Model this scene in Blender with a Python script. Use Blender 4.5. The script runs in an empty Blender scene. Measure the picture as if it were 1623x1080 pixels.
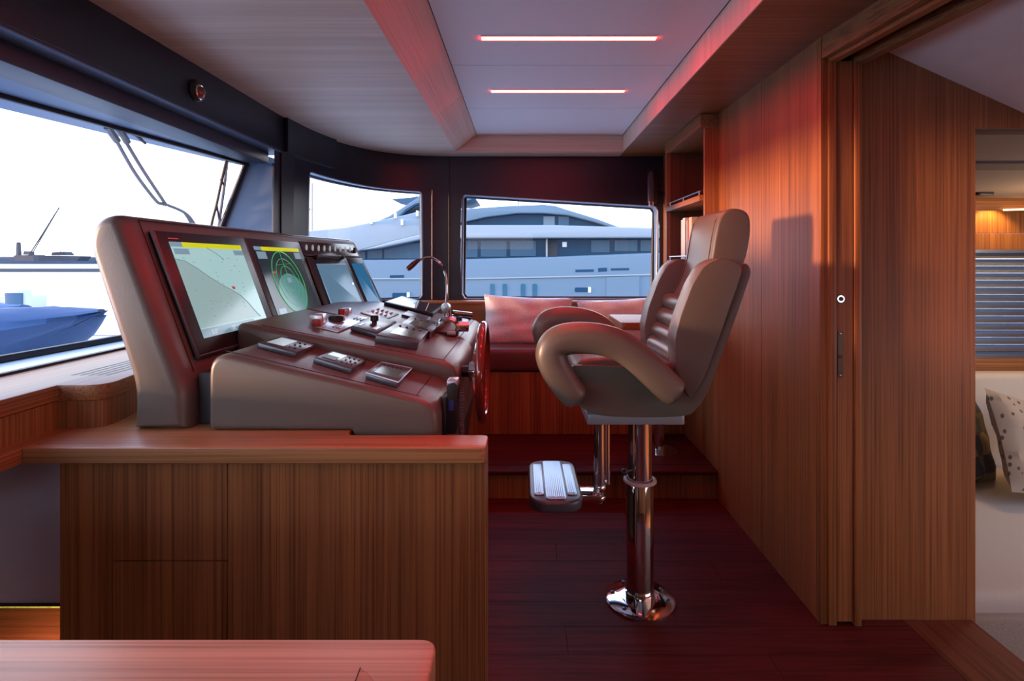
import bpy, bmesh, math, random
from mathutils import Vector, Matrix
random.seed(7)
S = bpy.context.scene
COL = S.collection
# ------------------------------------------------------------------ camera, world, sun, exposure
F, CX, CY, H = 853.0, 828.0, 414.0, 1.2          # pixel focal length, principal point, eye height
cam_d = bpy.data.cameras.new('camera'); cam = bpy.data.objects.new('camera', cam_d); COL.objects.link(cam)
cam_d.sensor_width = 36.0; cam_d.lens = F/1623*36
cam_d.shift_x = -(CX-811.5)/1623; cam_d.shift_y = -(540-CY)/1623
cam.location = (0, 0, H); cam.rotation_euler = (math.pi/2, 0, 0)
cam_d.clip_start = 0.02; cam_d.clip_end = 6000
S.camera = cam
S.view_settings.view_transform = 'Standard'
try: S.view_settings.look = 'None'
except Exception: pass
S.view_settings.gamma = 1.0
S.view_settings.use_curve_mapping = False
S.view_settings.exposure = 1.0
S.cycles.max_bounces = 10; S.cycles.diffuse_bounces = 5; S.cycles.transparent_max_bounces = 16
S.cycles.sample_clamp_indirect = 6.0
try: S.cycles.use_denoising = True
except Exception: pass

SKY_STRENGTH = 2.7
w = bpy.data.worlds.new('dusk_sky'); S.world = w; w.use_nodes = True
nt = w.node_tree; nt.nodes.clear()
tc = nt.nodes.new('ShaderNodeTexCoord'); sp = nt.nodes.new('ShaderNodeSeparateXYZ')
rp = nt.nodes.new('ShaderNodeValToRGB'); bg = nt.nodes.new('ShaderNodeBackground'); wo = nt.nodes.new('ShaderNodeOutputWorld')
nt.links.new(tc.outputs['Generated'], sp.inputs[0]); nt.links.new(sp.outputs['Z'], rp.inputs[0])
nt.links.new(rp.outputs[0], bg.inputs[0]); nt.links.new(bg.outputs[0], wo.inputs[0])
e = rp.color_ramp.elements
e[0].position = 0.0; e[0].color = (.72, .665, .65, 1)
e[1].position = 1.0; e[1].color = (.26, .42, .80, 1)
for p, c in ((.12, (.70, .68, .69, 1)), (.30, (.62, .66, .74, 1)), (.55, (.42, .56, .86, 1))):
    k = e.new(p); k.color = c
bg.inputs[1].default_value = SKY_STRENGTH
def lamp(name, kind, loc, energy, color, **kw):
    d = bpy.data.lights.new(name, kind); d.energy = energy; d.color = color
    for k, v in kw.items(): setattr(d, k, v)
    o = bpy.data.objects.new(name, d); COL.objects.link(o); o.location = loc
    return o
sun = lamp('low_sun', 'SUN', (-6, -2, 3), 3.6, (1.0, .50, .28), angle=math.radians(5))
sun.rotation_euler = Vector((.955, .19, -.035)).to_track_quat('-Z', 'Y').to_euler()

# ------------------------------------------------------------------ pixel helpers (photo frame 1623x1080)
def X(u, Y): return (u-CX)/F*Y
def Z(v, Y): return H+(CY-v)/F*Y
def P(u, v, Y): return Vector((X(u, Y), Y, Z(v, Y)))
def PP(pts, Y): return [(X(u, Y), Z(v, Y)) for u, v in pts]
# ------------------------------------------------------------------ materials
def newmat(name):
    m = bpy.data.materials.new(name); m.use_nodes = True
    return m, m.node_tree, m.node_tree.nodes['Principled BSDF']
def plain(name, col, rough=.5, metal=0.0, spec=.5, emit=None, estr=0.0, bump=0.0, bscale=200, coat=0.0, var=0.0):
    m, t, b = newmat(name)
    b.inputs['Base Color'].default_value = (*col, 1); b.inputs['Roughness'].default_value = rough
    b.inputs['Metallic'].default_value = metal; b.inputs['Specular IOR Level'].default_value = spec
    b.inputs['Coat Weight'].default_value = coat; b.inputs['Coat Roughness'].default_value = .28 if 0 < coat < 1 else .03
    if emit:
        b.inputs['Emission Color'].default_value = (*emit, 1); b.inputs['Emission Strength'].default_value = estr
    if bump or var:
        c = t.nodes.new('ShaderNodeTexCoord'); n = t.nodes.new('ShaderNodeTexNoise')
        n.inputs['Scale'].default_value = bscale; n.inputs['Detail'].default_value = 4
        t.links.new(c.outputs['Object'], n.inputs[0])
        if bump:
            bp = t.nodes.new('ShaderNodeBump'); bp.inputs['Strength'].default_value = bump; bp.inputs['Distance'].default_value = .002
            t.links.new(n.outputs[0], bp.inputs['Height']); t.links.new(bp.outputs[0], b.inputs['Normal'])
        if var:
            mx = t.nodes.new('ShaderNodeMix'); mx.data_type = 'RGBA'
            mx.inputs[6].default_value = (*[x*(1-var) for x in col], 1); mx.inputs[7].default_value = (*[min(1, x*(1+var)) for x in col], 1)
            t.links.new(n.outputs[0], mx.inputs[0]); t.links.new(mx.outputs[2], b.inputs['Base Color'])
    return m
def wood(name, light, dark, axis='z', rough=.42, fine=160., broad=14., stretch=1.1, coat=0.0, spec=.5, blo=.72):
    m, t, b = newmat(name)
    c = t.nodes.new('ShaderNodeTexCoord')
    def ns(sc, lo, detail):
        mp = t.nodes.new('ShaderNodeMapping'); v = [sc, sc, sc]; v['xyz'.index(axis)] = lo
        mp.inputs['Scale'].default_value = v
        n = t.nodes.new('ShaderNodeTexNoise'); n.inputs['Scale'].default_value = 1; n.inputs['Detail'].default_value = detail; n.inputs['Roughness'].default_value = .65
        t.links.new(c.outputs['Object'], mp.inputs[0]); t.links.new(mp.outputs[0], n.inputs[0]); return n
    a, d = ns(fine, stretch, 3), ns(broad, .35, 2)
    r1 = t.nodes.new('ShaderNodeValToRGB'); r1.color_ramp.elements[0].position = .34; r1.color_ramp.elements[1].position = .56
    r1.color_ramp.elements[0].color = (*dark, 1); r1.color_ramp.elements[1].color = (*light, 1)
    t.links.new(a.outputs[0], r1.inputs[0])
    r2 = t.nodes.new('ShaderNodeValToRGB'); r2.color_ramp.elements[0].position = .3; r2.color_ramp.elements[1].position = .7
    r2.color_ramp.elements[0].color = (blo, blo*.975, blo*.95, 1); r2.color_ramp.elements[1].color = (1.1, 1.1, 1.1, 1)
    t.links.new(d.outputs[0], r2.inputs[0])
    mx = t.nodes.new('ShaderNodeMix'); mx.data_type = 'RGBA'; mx.blend_type = 'MULTIPLY'; mx.inputs[0].default_value = 1
    t.links.new(r1.outputs[0], mx.inputs[6]); t.links.new(r2.outputs[0], mx.inputs[7]); t.links.new(mx.outputs[2], b.inputs['Base Color'])
    b.inputs['Roughness'].default_value = rough; b.inputs['Specular IOR Level'].default_value = spec; b.inputs['Coat Weight'].default_value = coat; b.inputs['Coat Roughness'].default_value = .2
    bp = t.nodes.new('ShaderNodeBump'); bp.inputs['Strength'].default_value = .12; bp.inputs['Distance'].default_value = .001
    t.links.new(a.outputs[0], bp.inputs['Height']); t.links.new(bp.outputs[0], b.inputs['Normal'])
    return m
def glass(name, tint=(.9, .95, 1), refl=1.0):
    m, t, b = newmat(name); t.nodes.remove(b)
    out = [n for n in t.nodes if n.type == 'OUTPUT_MATERIAL'][0]
    tr = t.nodes.new('ShaderNodeBsdfTransparent'); tr.inputs[0].default_value = (*tint, 1)
    gl = t.nodes.new('ShaderNodeBsdfGlossy'); gl.inputs['Roughness'].default_value = .01
    fr = t.nodes.new('ShaderNodeFresnel'); fr.inputs[0].default_value = 1.3
    mx = t.nodes.new('ShaderNodeMixShader')
    t.links.new(fr.outputs[0], mx.inputs[0]); t.links.new(tr.outputs[0], mx.inputs[1]); t.links.new(gl.outputs[0], mx.inputs[2]); t.links.new(mx.outputs[0], out.inputs[0])
    return m
TL, TD = (.345, .135, .046), (.165, .055, .018)
W_V, W_X, W_Y = [wood('teak_'+a, TL, TD, a) for a in 'zxy']
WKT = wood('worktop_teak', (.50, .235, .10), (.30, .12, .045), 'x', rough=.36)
OL, OD = (.70, .55, .44), (.60, .45, .34)
O_X, O_V, O_Y = [wood('pale_teak_'+a, OL, OD, a, rough=.5, blo=.93) for a in 'xzy']
FLOOR_W = wood('floor_wood', (.10, .014, .014), (.05, .008, .008), 'x', rough=.55, spec=.18, fine=70, broad=9, stretch=2.5)
FLOOR_Y = wood('floor_wood_y', (.15, .048, .024), (.08, .024, .012), 'y', rough=.55, spec=.2, fine=70, broad=9, stretch=2.5)
LEA = plain('taupe_leather', (.122, .103, .087), .40, bump=.25, bscale=420, var=.06, coat=.35)
LEA_D = plain('dark_leather', (.05, .036, .033), .5, bump=.25, bscale=420)
LEA_R = plain('brown_leather_cushion', (.12, .045, .04), .4, bump=.2, bscale=300)
SEAM = plain('seam_dark', (.05, .035, .028), .7)
NAVY = plain('navy_trim', (.009, .012, .026), .38)
NAVY2 = plain('slate_reveal', (.10, .165, .27), .45)
NAVY3 = plain('grey_pillar', (.035, .045, .07), .45)
RUB = plain('black_rubber', (.012, .012, .014), .5)
BLK = plain('black_plastic', (.016, .016, .02), .35)
GREY = plain('grey_plastic', (.085, .095, .12), .3, .2)
LGREY = plain('light_grey_panel', (.5, .56, .64), .3, .5)
WHT = plain('white_plastic', (.75, .76, .78), .35)
CEIL_W = plain('white_ceiling_panel', (.80, .79, .82), .5)
PLATE = plain('brushed_plate', (.72, .76, .82), .28, .75)
CHR = plain('chrome', (.78, .78, .80), .06, 1.0)
ALU = plain('satin_aluminium', (.42, .50, .60), .35, 1.0)
REDP = plain('red_knob', (.35, .02, .015), .35)
WHEEL = plain('varnished_mahogany', (.22, .02, .012), .12, coat=1.0)
BTN = plain('dark_red_button', (.07, .012, .014), .35)
LED = plain('red_led', (.9, .5, .45), .5, emit=(1.0, .018, .0125), estr=36.0)
GLS = glass('window_glass')
CREAM = plain('cream_fabric', (.55, .46, .38), .9, bump=.6, bscale=260, var=.1)
CREAM_D = plain('woven_cover', (.36, .29, .23), .95, bump=1.0, bscale=160, var=.25)
PLASTER = plain('swirled_headliner', (.74, .68, .68), .8, bump=.3, bscale=14, var=.07)
PILL = plain('shimmer_pillow', (.74, .64, .64), .65, bump=.9, bscale=130, var=.30)
BLUE = plain('blue_canvas', (.010, .042, .115), .7, bump=.3, bscale=60, var=.15)
BLUE2 = plain('light_blue_canvas', (.025, .08, .20), .7, bump=.3, bscale=60)
GEL = plain('white_gelcoat', (.80, .80, .80), .3)
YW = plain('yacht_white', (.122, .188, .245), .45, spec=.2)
YW2 = plain('yacht_white_lit', (.25, .305, .345), .45, spec=.2)  # brighter copy of the yacht white, fascia highlights put into the colour
YG = plain('yacht_glass', (.010, .05, .105), .15, spec=.12)
YG2 = plain('yacht_glass_pale', (.03, .085, .15), .2, spec=.2)
YT = plain('yacht_teal_port', (.01, .09, .15), .2)
STONE = plain('breakwater_stone', (.022, .034, .05), .95, var=.4, bscale=.12)
CONC = plain('quay_concrete', (.40, .41, .43), .9)
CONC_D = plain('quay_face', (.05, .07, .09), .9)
RUST = plain('crane_steel', (.05, .05, .06), .8)
PAPER = [plain('book_cloth_'+n, c, .6) for n, c in (('white', (.7, .68, .66)), ('red', (.45, .05, .04)), ('cream', (.62, .5, .38)), ('grey', (.3, .28, .3)), ('dark', (.06, .05, .06)))]
# ------------------------------------------------------------------ mesh helpers
def MB(): return bmesh.new()
def bevel(bm, w, seg=2, ang=20):
    if w <= 0: return bm
    bmesh.ops.recalc_face_normals(bm, faces=bm.faces)
    ed = [e for e in bm.edges if len(e.link_faces) == 2 and e.calc_face_angle(0) > math.radians(ang)]
    bmesh.ops.bevel(bm, geom=ed, offset=w, segments=seg, profile=.5, affect='EDGES', clamp_overlap=True)
    return bm
def join(*bms):
    out = bmesh.new()
    for b in bms:
        me = bpy.data.meshes.new('t'); b.to_mesh(me); b.free(); out.from_mesh(me); bpy.data.meshes.remove(me)
    return out
def box(x0, x1, y0, y1, z0, z1, bev=0, seg=2):
    bm = bmesh.new(); r = bmesh.ops.create_cube(bm, size=1)['verts']
    for v in r: v.co = Vector(((x0+x1)/2+v.co.x*(x1-x0), (y0+y1)/2+v.co.y*(y1-y0), (z0+z1)/2+v.co.z*(z1-z0)))
    return bevel(bm, bev, seg)
def prism(poly, axis, a0, a1, bev=0, seg=3, ang=20):
    bm = bmesh.new()
    def mk(p, a): return {'y': (p[0], a, p[1]), 'x': (a, p[0], p[1]), 'z': (p[0], p[1], a)}[axis]
    A = [bm.verts.new(mk(p, a0)) for p in poly]; B = [bm.verts.new(mk(p, a1)) for p in poly]
    n = len(poly); bm.faces.new(A); bm.faces.new(B[::-1])
    for i in range(n): bm.faces.new((A[i], B[i], B[(i+1) % n], A[(i+1) % n]))
    bmesh.ops.recalc_face_normals(bm, faces=bm.faces)
    return bevel(bm, bev, seg, ang)
def rpoly(pts, r, n=5):
    """round the corners of a 2-D polygon"""
    out = []; N = len(pts); rr = r if isinstance(r, (list, tuple)) else [r]*N
    for i in range(N):
        p = Vector(pts[i]); a = Vector(pts[i-1])-p; b = Vector(pts[(i+1) % N])-p
        q = min(rr[i], a.length*.49, b.length*.49)
        if q <= 1e-6: out.append(tuple(p)); continue
        s, e_ = p+a.normalized()*q, p+b.normalized()*q
        for k in range(n+1):
            t = k/n; out.append(tuple((1-t)**2*s+2*t*(1-t)*p+t*t*e_))
    return out
def smooth_path(pts, n=6):
    P_ = [Vector(p) for p in pts]; out = []
    for i in range(len(P_)-1):
        p0 = P_[max(i-1, 0)]; p1 = P_[i]; p2 = P_[i+1]; p3 = P_[min(i+2, len(P_)-1)]
        for k in range(n):
            t = k/n
            out.append(.5*((2*p1)+(p2-p0)*t+(2*p0-5*p1+4*p2-p3)*t*t+(3*p1-p0-3*p2+p3)*t**3))
    out.append(P_[-1]); return out
def ring_loft(rings, closed=False, caps=True):
    bm = bmesh.new(); R = [[bm.verts.new(p) for p in r] for r in rings]; m = len(R[0])
    rng = range(len(R)) if closed else range(len(R)-1)
    for i in rng:
        a, b = R[i], R[(i+1) % len(R)]
        for j in range(m): bm.faces.new((a[j], a[(j+1) % m], b[(j+1) % m], b[j]))
    if caps and not closed: bm.faces.new(R[0][::-1]); bm.faces.new(R[-1])
    bmesh.ops.recalc_face_normals(bm, faces=bm.faces); return bm
def tube(pts, r, n=10, closed=False, side=None, power=1.0):
    """sweep; r = number, list, or (in_plane, side) half sizes with side axis"""
    pts = [Vector(p) for p in pts]; N = len(pts); rings = []; prev = None
    for i, p in enumerate(pts):
        if closed: d = pts[(i+1) % N]-pts[i-1]
        else: d = pts[min(i+1, N-1)]-pts[max(i-1, 0)]
        d.normalize()
        if side is not None: s = Vector(side)
        elif prev is None: s = d.orthogonal()
        else: s = prev
        s = (s-d*s.dot(d)).normalized(); prev = s; u = d.cross(s)
        rr = r[i] if isinstance(r, list) else r
        ra, rb = rr if isinstance(rr, tuple) else (rr, rr)
        ring = []
        for k in range(n):
            a = 2*math.pi*k/n; c, sn = math.cos(a), math.sin(a)
            c = math.copysign(abs(c)**power, c); sn = math.copysign(abs(sn)**power, sn)
            ring.append(p+u*ra*c+s*rb*sn)
        rings.append(ring)
    return ring_loft(rings, closed)
def lathe(prof, c, axis='z', n=28):
    rings = []; c = Vector(c)
    for r, h in prof:
        ring = []
        for k in range(n):
            a = 2*math.pi*k/n; q = (r*math.cos(a), r*math.sin(a), h)
            ring.append(c+Vector({'z': q, 'x': (h, q[0], q[1]), 'y': (q[0], h, q[1])}[axis]))
        rings.append(ring)
    return ring_loft(rings)
def ball(c, r, n=14, sc=(1, 1, 1)):
    bm = bmesh.new(); bmesh.ops.create_uvsphere(bm, u_segments=n, v_segments=max(6, n//2), radius=1)
    for v in bm.verts: v.co = Vector(c)+Vector((v.co.x*sc[0]*r, v.co.y*sc[1]*r, v.co.z*sc[2]*r))
    return bm
def slab(q, nrm, h, bev=0, lift=0):
    """a quad (3-D corners) raised by h along nrm"""
    bm = bmesh.new(); nrm = Vector(nrm).normalized()
    A = [bm.verts.new(Vector(p)+nrm*lift) for p in q]; B = [bm.verts.new(Vector(p)+nrm*(lift+h)) for p in q]
    n = len(q); bm.faces.new(A); bm.faces.new(B[::-1])
    for i in range(n): bm.faces.new((A[i], B[i], B[(i+1) % n], A[(i+1) % n]))
    bmesh.ops.recalc_face_normals(bm, faces=bm.faces); return bevel(bm, bev, 2)
def pillow_bm(wd, ht, th, n=18):
    """cushion lying in local x-z plane, thickness along y, pinched corners"""
    bm = bmesh.new(); g = {}
    for s in (1, -1):
        for i in range(n+1):
            for j in range(n+1):
                if s == -1 and (i in (0, n) or j in (0, n)): g[s, i, j] = g[1, i, j]; continue
                a, b = 2*i/n-1, 2*j/n-1
                e_ = max(0, (1-a**4)*(1-b**4))**.5
                inx = 1-.07*(1-b*b)*abs(a); inz = 1-.07*(1-a*a)*abs(b)
                wr = .012*math.sin(a*9+b*5)*e_+.008*math.sin(b*13-a*4)*e_
                g[s, i, j] = bm.verts.new((a*wd/2*inx, s*(th/2*e_+wr*.6), b*ht/2*inz))
    for s in (1, -1):
        for i in range(n):
            for j in range(n):
                q = [g[s, i, j], g[s, i+1, j], g[s, i+1, j+1], g[s, i, j+1]]
                bm.faces.new(q if s == 1 else q[::-1])
    bmesh.ops.recalc_face_normals(bm, faces=bm.faces); return bm
def xform(bm, loc=(0, 0, 0), rot=(0, 0, 0)):
    from mathutils import Euler
    M = Matrix.Translation(loc) @ Euler(rot).to_matrix().to_4x4()
    bm.transform(M); return bm
ROOT = {}
def finish(name, bm, mat, off, smooth=True):
    me = bpy.data.meshes.new(name)
    if off.length: bmesh.ops.translate(bm, verts=bm.verts, vec=-off)
    bm.to_mesh(me); bm.free()
    if mat: me.materials.append(mat)
    if smooth:
        me.polygons.foreach_set('use_smooth', [True]*len(me.polygons)); me.set_sharp_from_angle(angle=math.radians(38))
    o = bpy.data.objects.new(name, me); COL.objects.link(o); return o
def part(name, bm, mat, parent, label=None, kind=None, smooth=True):
    off = ROOT[parent.name]; o = finish(name, bm, mat, off, smooth); o.parent = parent; ROOT[o.name] = off
    if label: o['label'] = label
    if kind: o['kind'] = kind
    return o
def tag(o, label, cat, group=None, kind=None):
    o['label'] = label; o['category'] = cat
    if group: o['group'] = group
    if kind: o['kind'] = kind
    return o
def thing(name, label, cat, loc, group=None, kind=None):
    o = bpy.data.objects.new(name, None); COL.objects.link(o); o.location = loc; o.empty_display_size = .05
    ROOT[o.name] = Vector(loc); return tag(o, label, cat, group, kind)
def solo(name, bm, mat, label, cat, group=None, kind=None, smooth=True):
    xs = [v.co for v in bm.verts]
    c = Vector(((min(p.x for p in xs)+max(p.x for p in xs))/2, (min(p.y for p in xs)+max(p.y for p in xs))/2, min(p.z for p in xs)))
    o = finish(name, bm, mat, c, smooth); o.location = c; ROOT[o.name] = c; return tag(o, label, cat, group, kind)
def struct(name, bm, mat, label, cat, smooth=True): return solo(name, bm, mat, label, cat, None, 'structure', smooth)
def text(name, body, size, mat, parent, origin, ax, ay):
    cu = bpy.data.curves.new(name, 'FONT'); cu.body = body; cu.size = size; cu.materials.append(mat); cu.align_x = 'CENTER'
    tmp = bpy.data.objects.new('tmp', cu); COL.objects.link(tmp); bpy.context.view_layer.update()
    me = bpy.data.meshes.new_from_object(tmp.evaluated_get(bpy.context.evaluated_depsgraph_get())); me.name = name
    bpy.data.objects.remove(tmp); bpy.data.curves.remove(cu)
    o = bpy.data.objects.new(name, me); COL.objects.link(o)
    ax = Vector(ax).normalized(); ay = Vector(ay); ay = (ay-ax*ay.dot(ax)).normalized(); az = ax.cross(ay)
    M = Matrix((ax, ay, az)).transposed().to_4x4(); M.translation = Vector(origin)-ROOT[parent.name]
    o.parent = parent; o.matrix_local = M; ROOT[o.name] = ROOT[parent.name]; return o

# ================================================================== OUTSIDE
SEA = -2.6
def water_mat():
    m, t, b = newmat('harbour_water')
    b.inputs['Base Color'].default_value = (.13, .18, .22, 1); b.inputs['Specular IOR Level'].default_value = .18; b.inputs['Roughness'].default_value = .22
    c = t.nodes.new('ShaderNodeTexCoord'); mp = t.nodes.new('ShaderNodeMapping'); mp.inputs['Scale'].default_value = (.35, 1.2, 1)
    n = t.nodes.new('ShaderNodeTexNoise'); n.inputs['Scale'].default_value = .8; n.inputs['Detail'].default_value = 5
    bp = t.nodes.new('ShaderNodeBump'); bp.inputs['Strength'].default_value = .35; bp.inputs['Distance'].default_value = .4
    t.links.new(c.outputs['Object'], mp.inputs[0]); t.links.new(mp.outputs[0], n.inputs[0]); t.links.new(n.outputs[0], bp.inputs['Height']); t.links.new(bp.outputs[0], b.inputs['Normal'])
    return m
struct('sea', box(-3500, 3500, -1500, 4200, SEA-.5, SEA), water_mat(), 'pale rippled harbour water out to the horizon', 'water')
q = thing('quay', 'long pale concrete quay on the water below the stone breakwater', 'quay', (-300, 190, SEA), None, 'structure')
part('quay_top', box(-900, -70, 191, 500, -1.9, -1.46), CONC, q)
part('quay_face', box(-900, -70, 190, 191, SEA-.2, -1.5), CONC_D, q)
# breakwater ridge with a jagged crest
bm = MB(); rx = [-900+i*9 for i in range(86)]
fr = []
for x in rx:
    h = 5.2+random.uniform(-.8, 1.0)
    fr.append([bm.verts.new((x, 500, -1.6)), bm.verts.new((x, 506, h*.7)), bm.verts.new((x, 512, h)), bm.verts.new((x, 530, -1.6))])
for a, b in zip(fr, fr[1:]):
    for j in range(3): bm.faces.new((a[j], b[j], b[j+1], a[j+1]))
bmesh.ops.recalc_face_normals(bm, faces=bm.faces)
struct('breakwater', bm, STONE, 'dark blue grey stone breakwater ridge on the horizon behind the quay', 'breakwater')
YC = 480
cr = thing('crane_barge', 'dark crane barge with long slanted boom on the horizon', 'crane', (X(45, YC), YC, Z(412, YC)))
part('hull', prism(PP([(22, 414), (22, 405), (52, 404), (54, 414)], YC), 'y', YC, YC+12), RUST, cr)
part('tower', join(prism(PP([(25, 405), (26, 384), (28, 384), (29.5, 405)], YC), 'y', YC, YC+3), prism(PP([(36, 404), (38, 398), (46, 399), (47, 404)], YC), 'y', YC, YC+5)), RUST, cr)
part('boom', join(tube([P(46, 405, YC), P(94, 329, YC)], .55, 6), tube([P(49.5, 405, YC), P(94, 329, YC)], .45, 6),
     *[tube([P(46+k*4.8, 405-k*7.6, YC), P(49.5+k*4.45, 405-(k+.5)*7.6, YC)], .3, 5) for k in range(9)]), RUST, cr)
part('cable', tube([P(27, 385, YC), P(60, 383, YC)], .15, 5), RUST, cr)
ws = thing('grey_ship', 'low grey ship with masts on the horizon beside the crane', 'ship', (X(92, 470), 470, Z(412, 470)))
part('hull', prism(PP([(62, 414), (60, 405), (128, 406), (122, 414)], 470), 'y', 470, 482), STONE, ws)
part('superstructure', join(prism(PP([(78, 405), (79, 400), (98, 399), (104, 405)], 470), 'y', 472, 480), tube([P(96, 400, 470), P(96, 391, 470)], .35, 6)), STONE, ws)

# own foredeck
fd = thing('foredeck', 'white gelcoat foredeck beyond the windscreen', 'deck', (-5, 2, .3), None, 'structure')
part('deck', box(-14, -1.86, -4, 5.6, .40, .60), GEL, fd)
part('bulwark', join(box(-14, -1.9, 5.6, 5.9, .2, .66, .04), box(-14, -1.9, -4.3, -4, .2, .66, .04)), GEL, fd)
part('coaming', prism([(-3.6, 4.3), (-1.95, 4.3), (-1.95, 5.2), (-3.6, 5.2)], 'z', .6, .69, .03), GEL, fd)
sd = thing('bounce_deck', 'unseen white side deck added outside the aft window to bounce light', 'deck', (0, 4.5, .4), None, 'structure')  # out of view, added to bounce light up onto the ceiling
part('deck', box(-1.9, 4.0, 3.95, 5.2, .40, .55), GEL, sd)
part('bulwark', box(-1.9, 4.0, 5.2, 5.3, .2, .74, .03), GEL, sd)
# blue covered float
def cover(name, label, secs, mat):
    rings = []
    for x, y, zc, ry, rz in secs:
        rings.append([(x+.014*math.sin(7*k), y+(ry+.016*math.sin(k*2.3+x*9))*math.copysign(abs(math.cos(2*math.pi*k/24))**.8, math.cos(2*math.pi*k/24)), zc+(rz+.012*math.sin(k*1.7+x*11)*min(1, rz*8))*math.copysign(abs(math.sin(2*math.pi*k/24))**.85, math.sin(2*math.pi*k/24))) for k in range(24)])
    return solo(name, ring_loft(rings), mat, label, 'boat cover')
cv = cover('canvas_cover', 'long blue canvas cover with pointed tip on the foredeck', [(-4.2, 2.95, .74, .25, .13), (-3.6, 2.95, .75, .36, .15), (-3.2, 2.95, .755, .42, .16), (-2.95, 2.95, .765, .40, .165), (-2.75, 2.95, .785, .36, .16), (-2.6, 2.95, .81, .28, .135), (-2.47, 2.95, .85, .18, .09), (-2.38, 2.95, .885, .10, .05), (-2.31, 2.95, .915, .03, .02)], BLUE)
part('strap', tube(smooth_path([(-2.92, 2.53, .70), (-2.92, 2.56, .84), (-2.92, 2.75, .92), (-2.92, 2.95, .935)], 5), (.004, .03), 6), BLUE2, cv)
cover('folded_cover', 'small white and blue folded canvas behind the blue cover', [(-4.3, 3.9, .74, .2, .1), (-3.9, 3.85, .76, .26, .14), (-3.72, 3.8, .79, .22, .10), (-3.60, 3.8, .84, .12, .05), (-3.52, 3.8, .87, .04, .02)], BLUE2)
dl = thing('deck_locker', 'white deck locker with blue glazed hatches by the rail', 'locker', (-5.4, 5.3, .6))
LOCK = plain('locker_white', (.42, .44, .46), .4)
part('body', join(box(-5.98, -4.85, 5.1, 5.5, .6, .86, .02), box(-4.87, -4.66, 5.05, 5.13, .6, .93, .02)), LOCK, dl)
part('hatch', box(-4.845, -4.685, 5.03, 5.06, .62, .90, .005), YG2, dl)
for a in (-5.30, -5.08): part('hatch', box(a, a+.17, 5.08, 5.11, .62, .80, .005), YG2, dl)

# big yacht alongside
YY = 30.0
yt = thing('motor_yacht', 'big white motor yacht moored alongside beyond the aft windows', 'yacht', (X(800, YY), YY+3, SEA))
def yp(name, pts, y0, y1, mat, label=None, bev=0, parent=None): return part(name, prism(PP(pts, YY), 'y', YY+y0, YY+y1, bev), mat, parent or yt, label)
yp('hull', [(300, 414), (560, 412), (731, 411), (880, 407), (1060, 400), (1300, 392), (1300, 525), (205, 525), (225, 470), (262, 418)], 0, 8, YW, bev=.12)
yp('seam_highlight', [(300, 441), (731, 441), (880, 438), (1300, 428), (1300, 430), (880, 440), (731, 443), (300, 443)], -.08, .2, YW2)  # pale strip painting the thin highlight along the hull seam
yp('main_cabin', [(520, 413), (580, 388), (668, 376), (1300, 374), (1300, 410), (520, 416)], .9, 7, YG)
for a, b, c, d in ((545, 572, 396, 411), (576, 600, 385, 410), (603, 668, 384, 410), (672, 728, 383, 410), (733, 755, 382, 408), (760, 802, 381, 407), (808, 850, 381, 406), (940, 970, 380, 400), (978, 1015, 380, 398), (1020, 1060, 380, 398)):
    yp('window', [(a, c), (b, c), (b, d), (a, d)], .82, .95, YG2)
yp('door', [(869, 379), (885, 379), (885, 406), (869, 406)], .78, .95, RUST)
yp('notice', [(893, 383), (900, 383), (900, 391), (893, 391)], .74, .9, WHT)
yp('post', [(866, 378), (868.5, 378), (868.5, 407), (866, 407)], .4, .8, YW2)
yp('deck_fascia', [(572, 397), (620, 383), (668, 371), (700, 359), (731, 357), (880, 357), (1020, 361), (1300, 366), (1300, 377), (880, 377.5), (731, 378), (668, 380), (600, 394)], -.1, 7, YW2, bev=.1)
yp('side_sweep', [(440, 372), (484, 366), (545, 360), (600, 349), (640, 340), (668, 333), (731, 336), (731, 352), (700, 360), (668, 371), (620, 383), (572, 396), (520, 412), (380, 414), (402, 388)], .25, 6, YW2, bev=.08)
yp('upper_cabin', [(725, 352), (760, 346), (800, 340), (845, 337), (880, 339), (915, 345), (945, 352), (978, 361), (978, 362), (725, 362)], .6, 6, YG)
for a, b, c in ((862, 880, YW), (886, 903, YG2)):
    yp('window', [(a, 342), (b, 342), (b, 356), (a, 356)], .5, .7, c)
yp('roof', [(668, 338), (731, 331.5), (800, 326.5), (862, 324), (880, 326), (905, 334), (945, 346), (985, 361), (975, 362), (940, 351), (900, 341), (862, 338), (820, 338), (770, 344), (731, 353), (668, 370)], .1, 6.5, YW, bev=.06)
yp('hardtop_wing', [(585, 352), (612, 340), (640, 322), (668, 304), (700, 300), (745, 308), (752, 312), (735, 317), (690, 318), (668, 321), (645, 331), (628, 342), (610, 350)], .8, 5, YW, bev=.05)
yp('wing_shade', [(612, 312), (645, 309), (668, 305), (668, 309), (640, 322), (628, 320)], 1.2, 4, YG2)
yp('wing_strut', [(629, 343), (640, 331), (655, 322), (672, 317), (672, 319), (655, 325), (642, 334), (632, 343)], .4, .8, YG)
for a, b in ((626, 341), (637, 352), (588, 350), (661, 338)): yp('deck_light', [(a-1.3, b-4), (a+1.3, b-4), (a+1.3, b+5), (a-1.3, b+5)], -.05, .3, WHT)
for a, b, c in ((783, 318, 328), (821.5, 311, 326), (906, 338, 342), (996, 352, 364), (1021, 342, 365), (1003, 359, 365)): part('antenna', tube([P(a, b, YY+1), P(a, c, YY+1)], .022, 6), RUST, yt)
for a in (780.5, 800, 829, 847.5):
    yp('porthole', rpoly([(a-3.6, 450), (a+3.6, 450), (a+3.6, 480), (a-3.6, 480)], 2.5), -.03, .1, YT)
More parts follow.
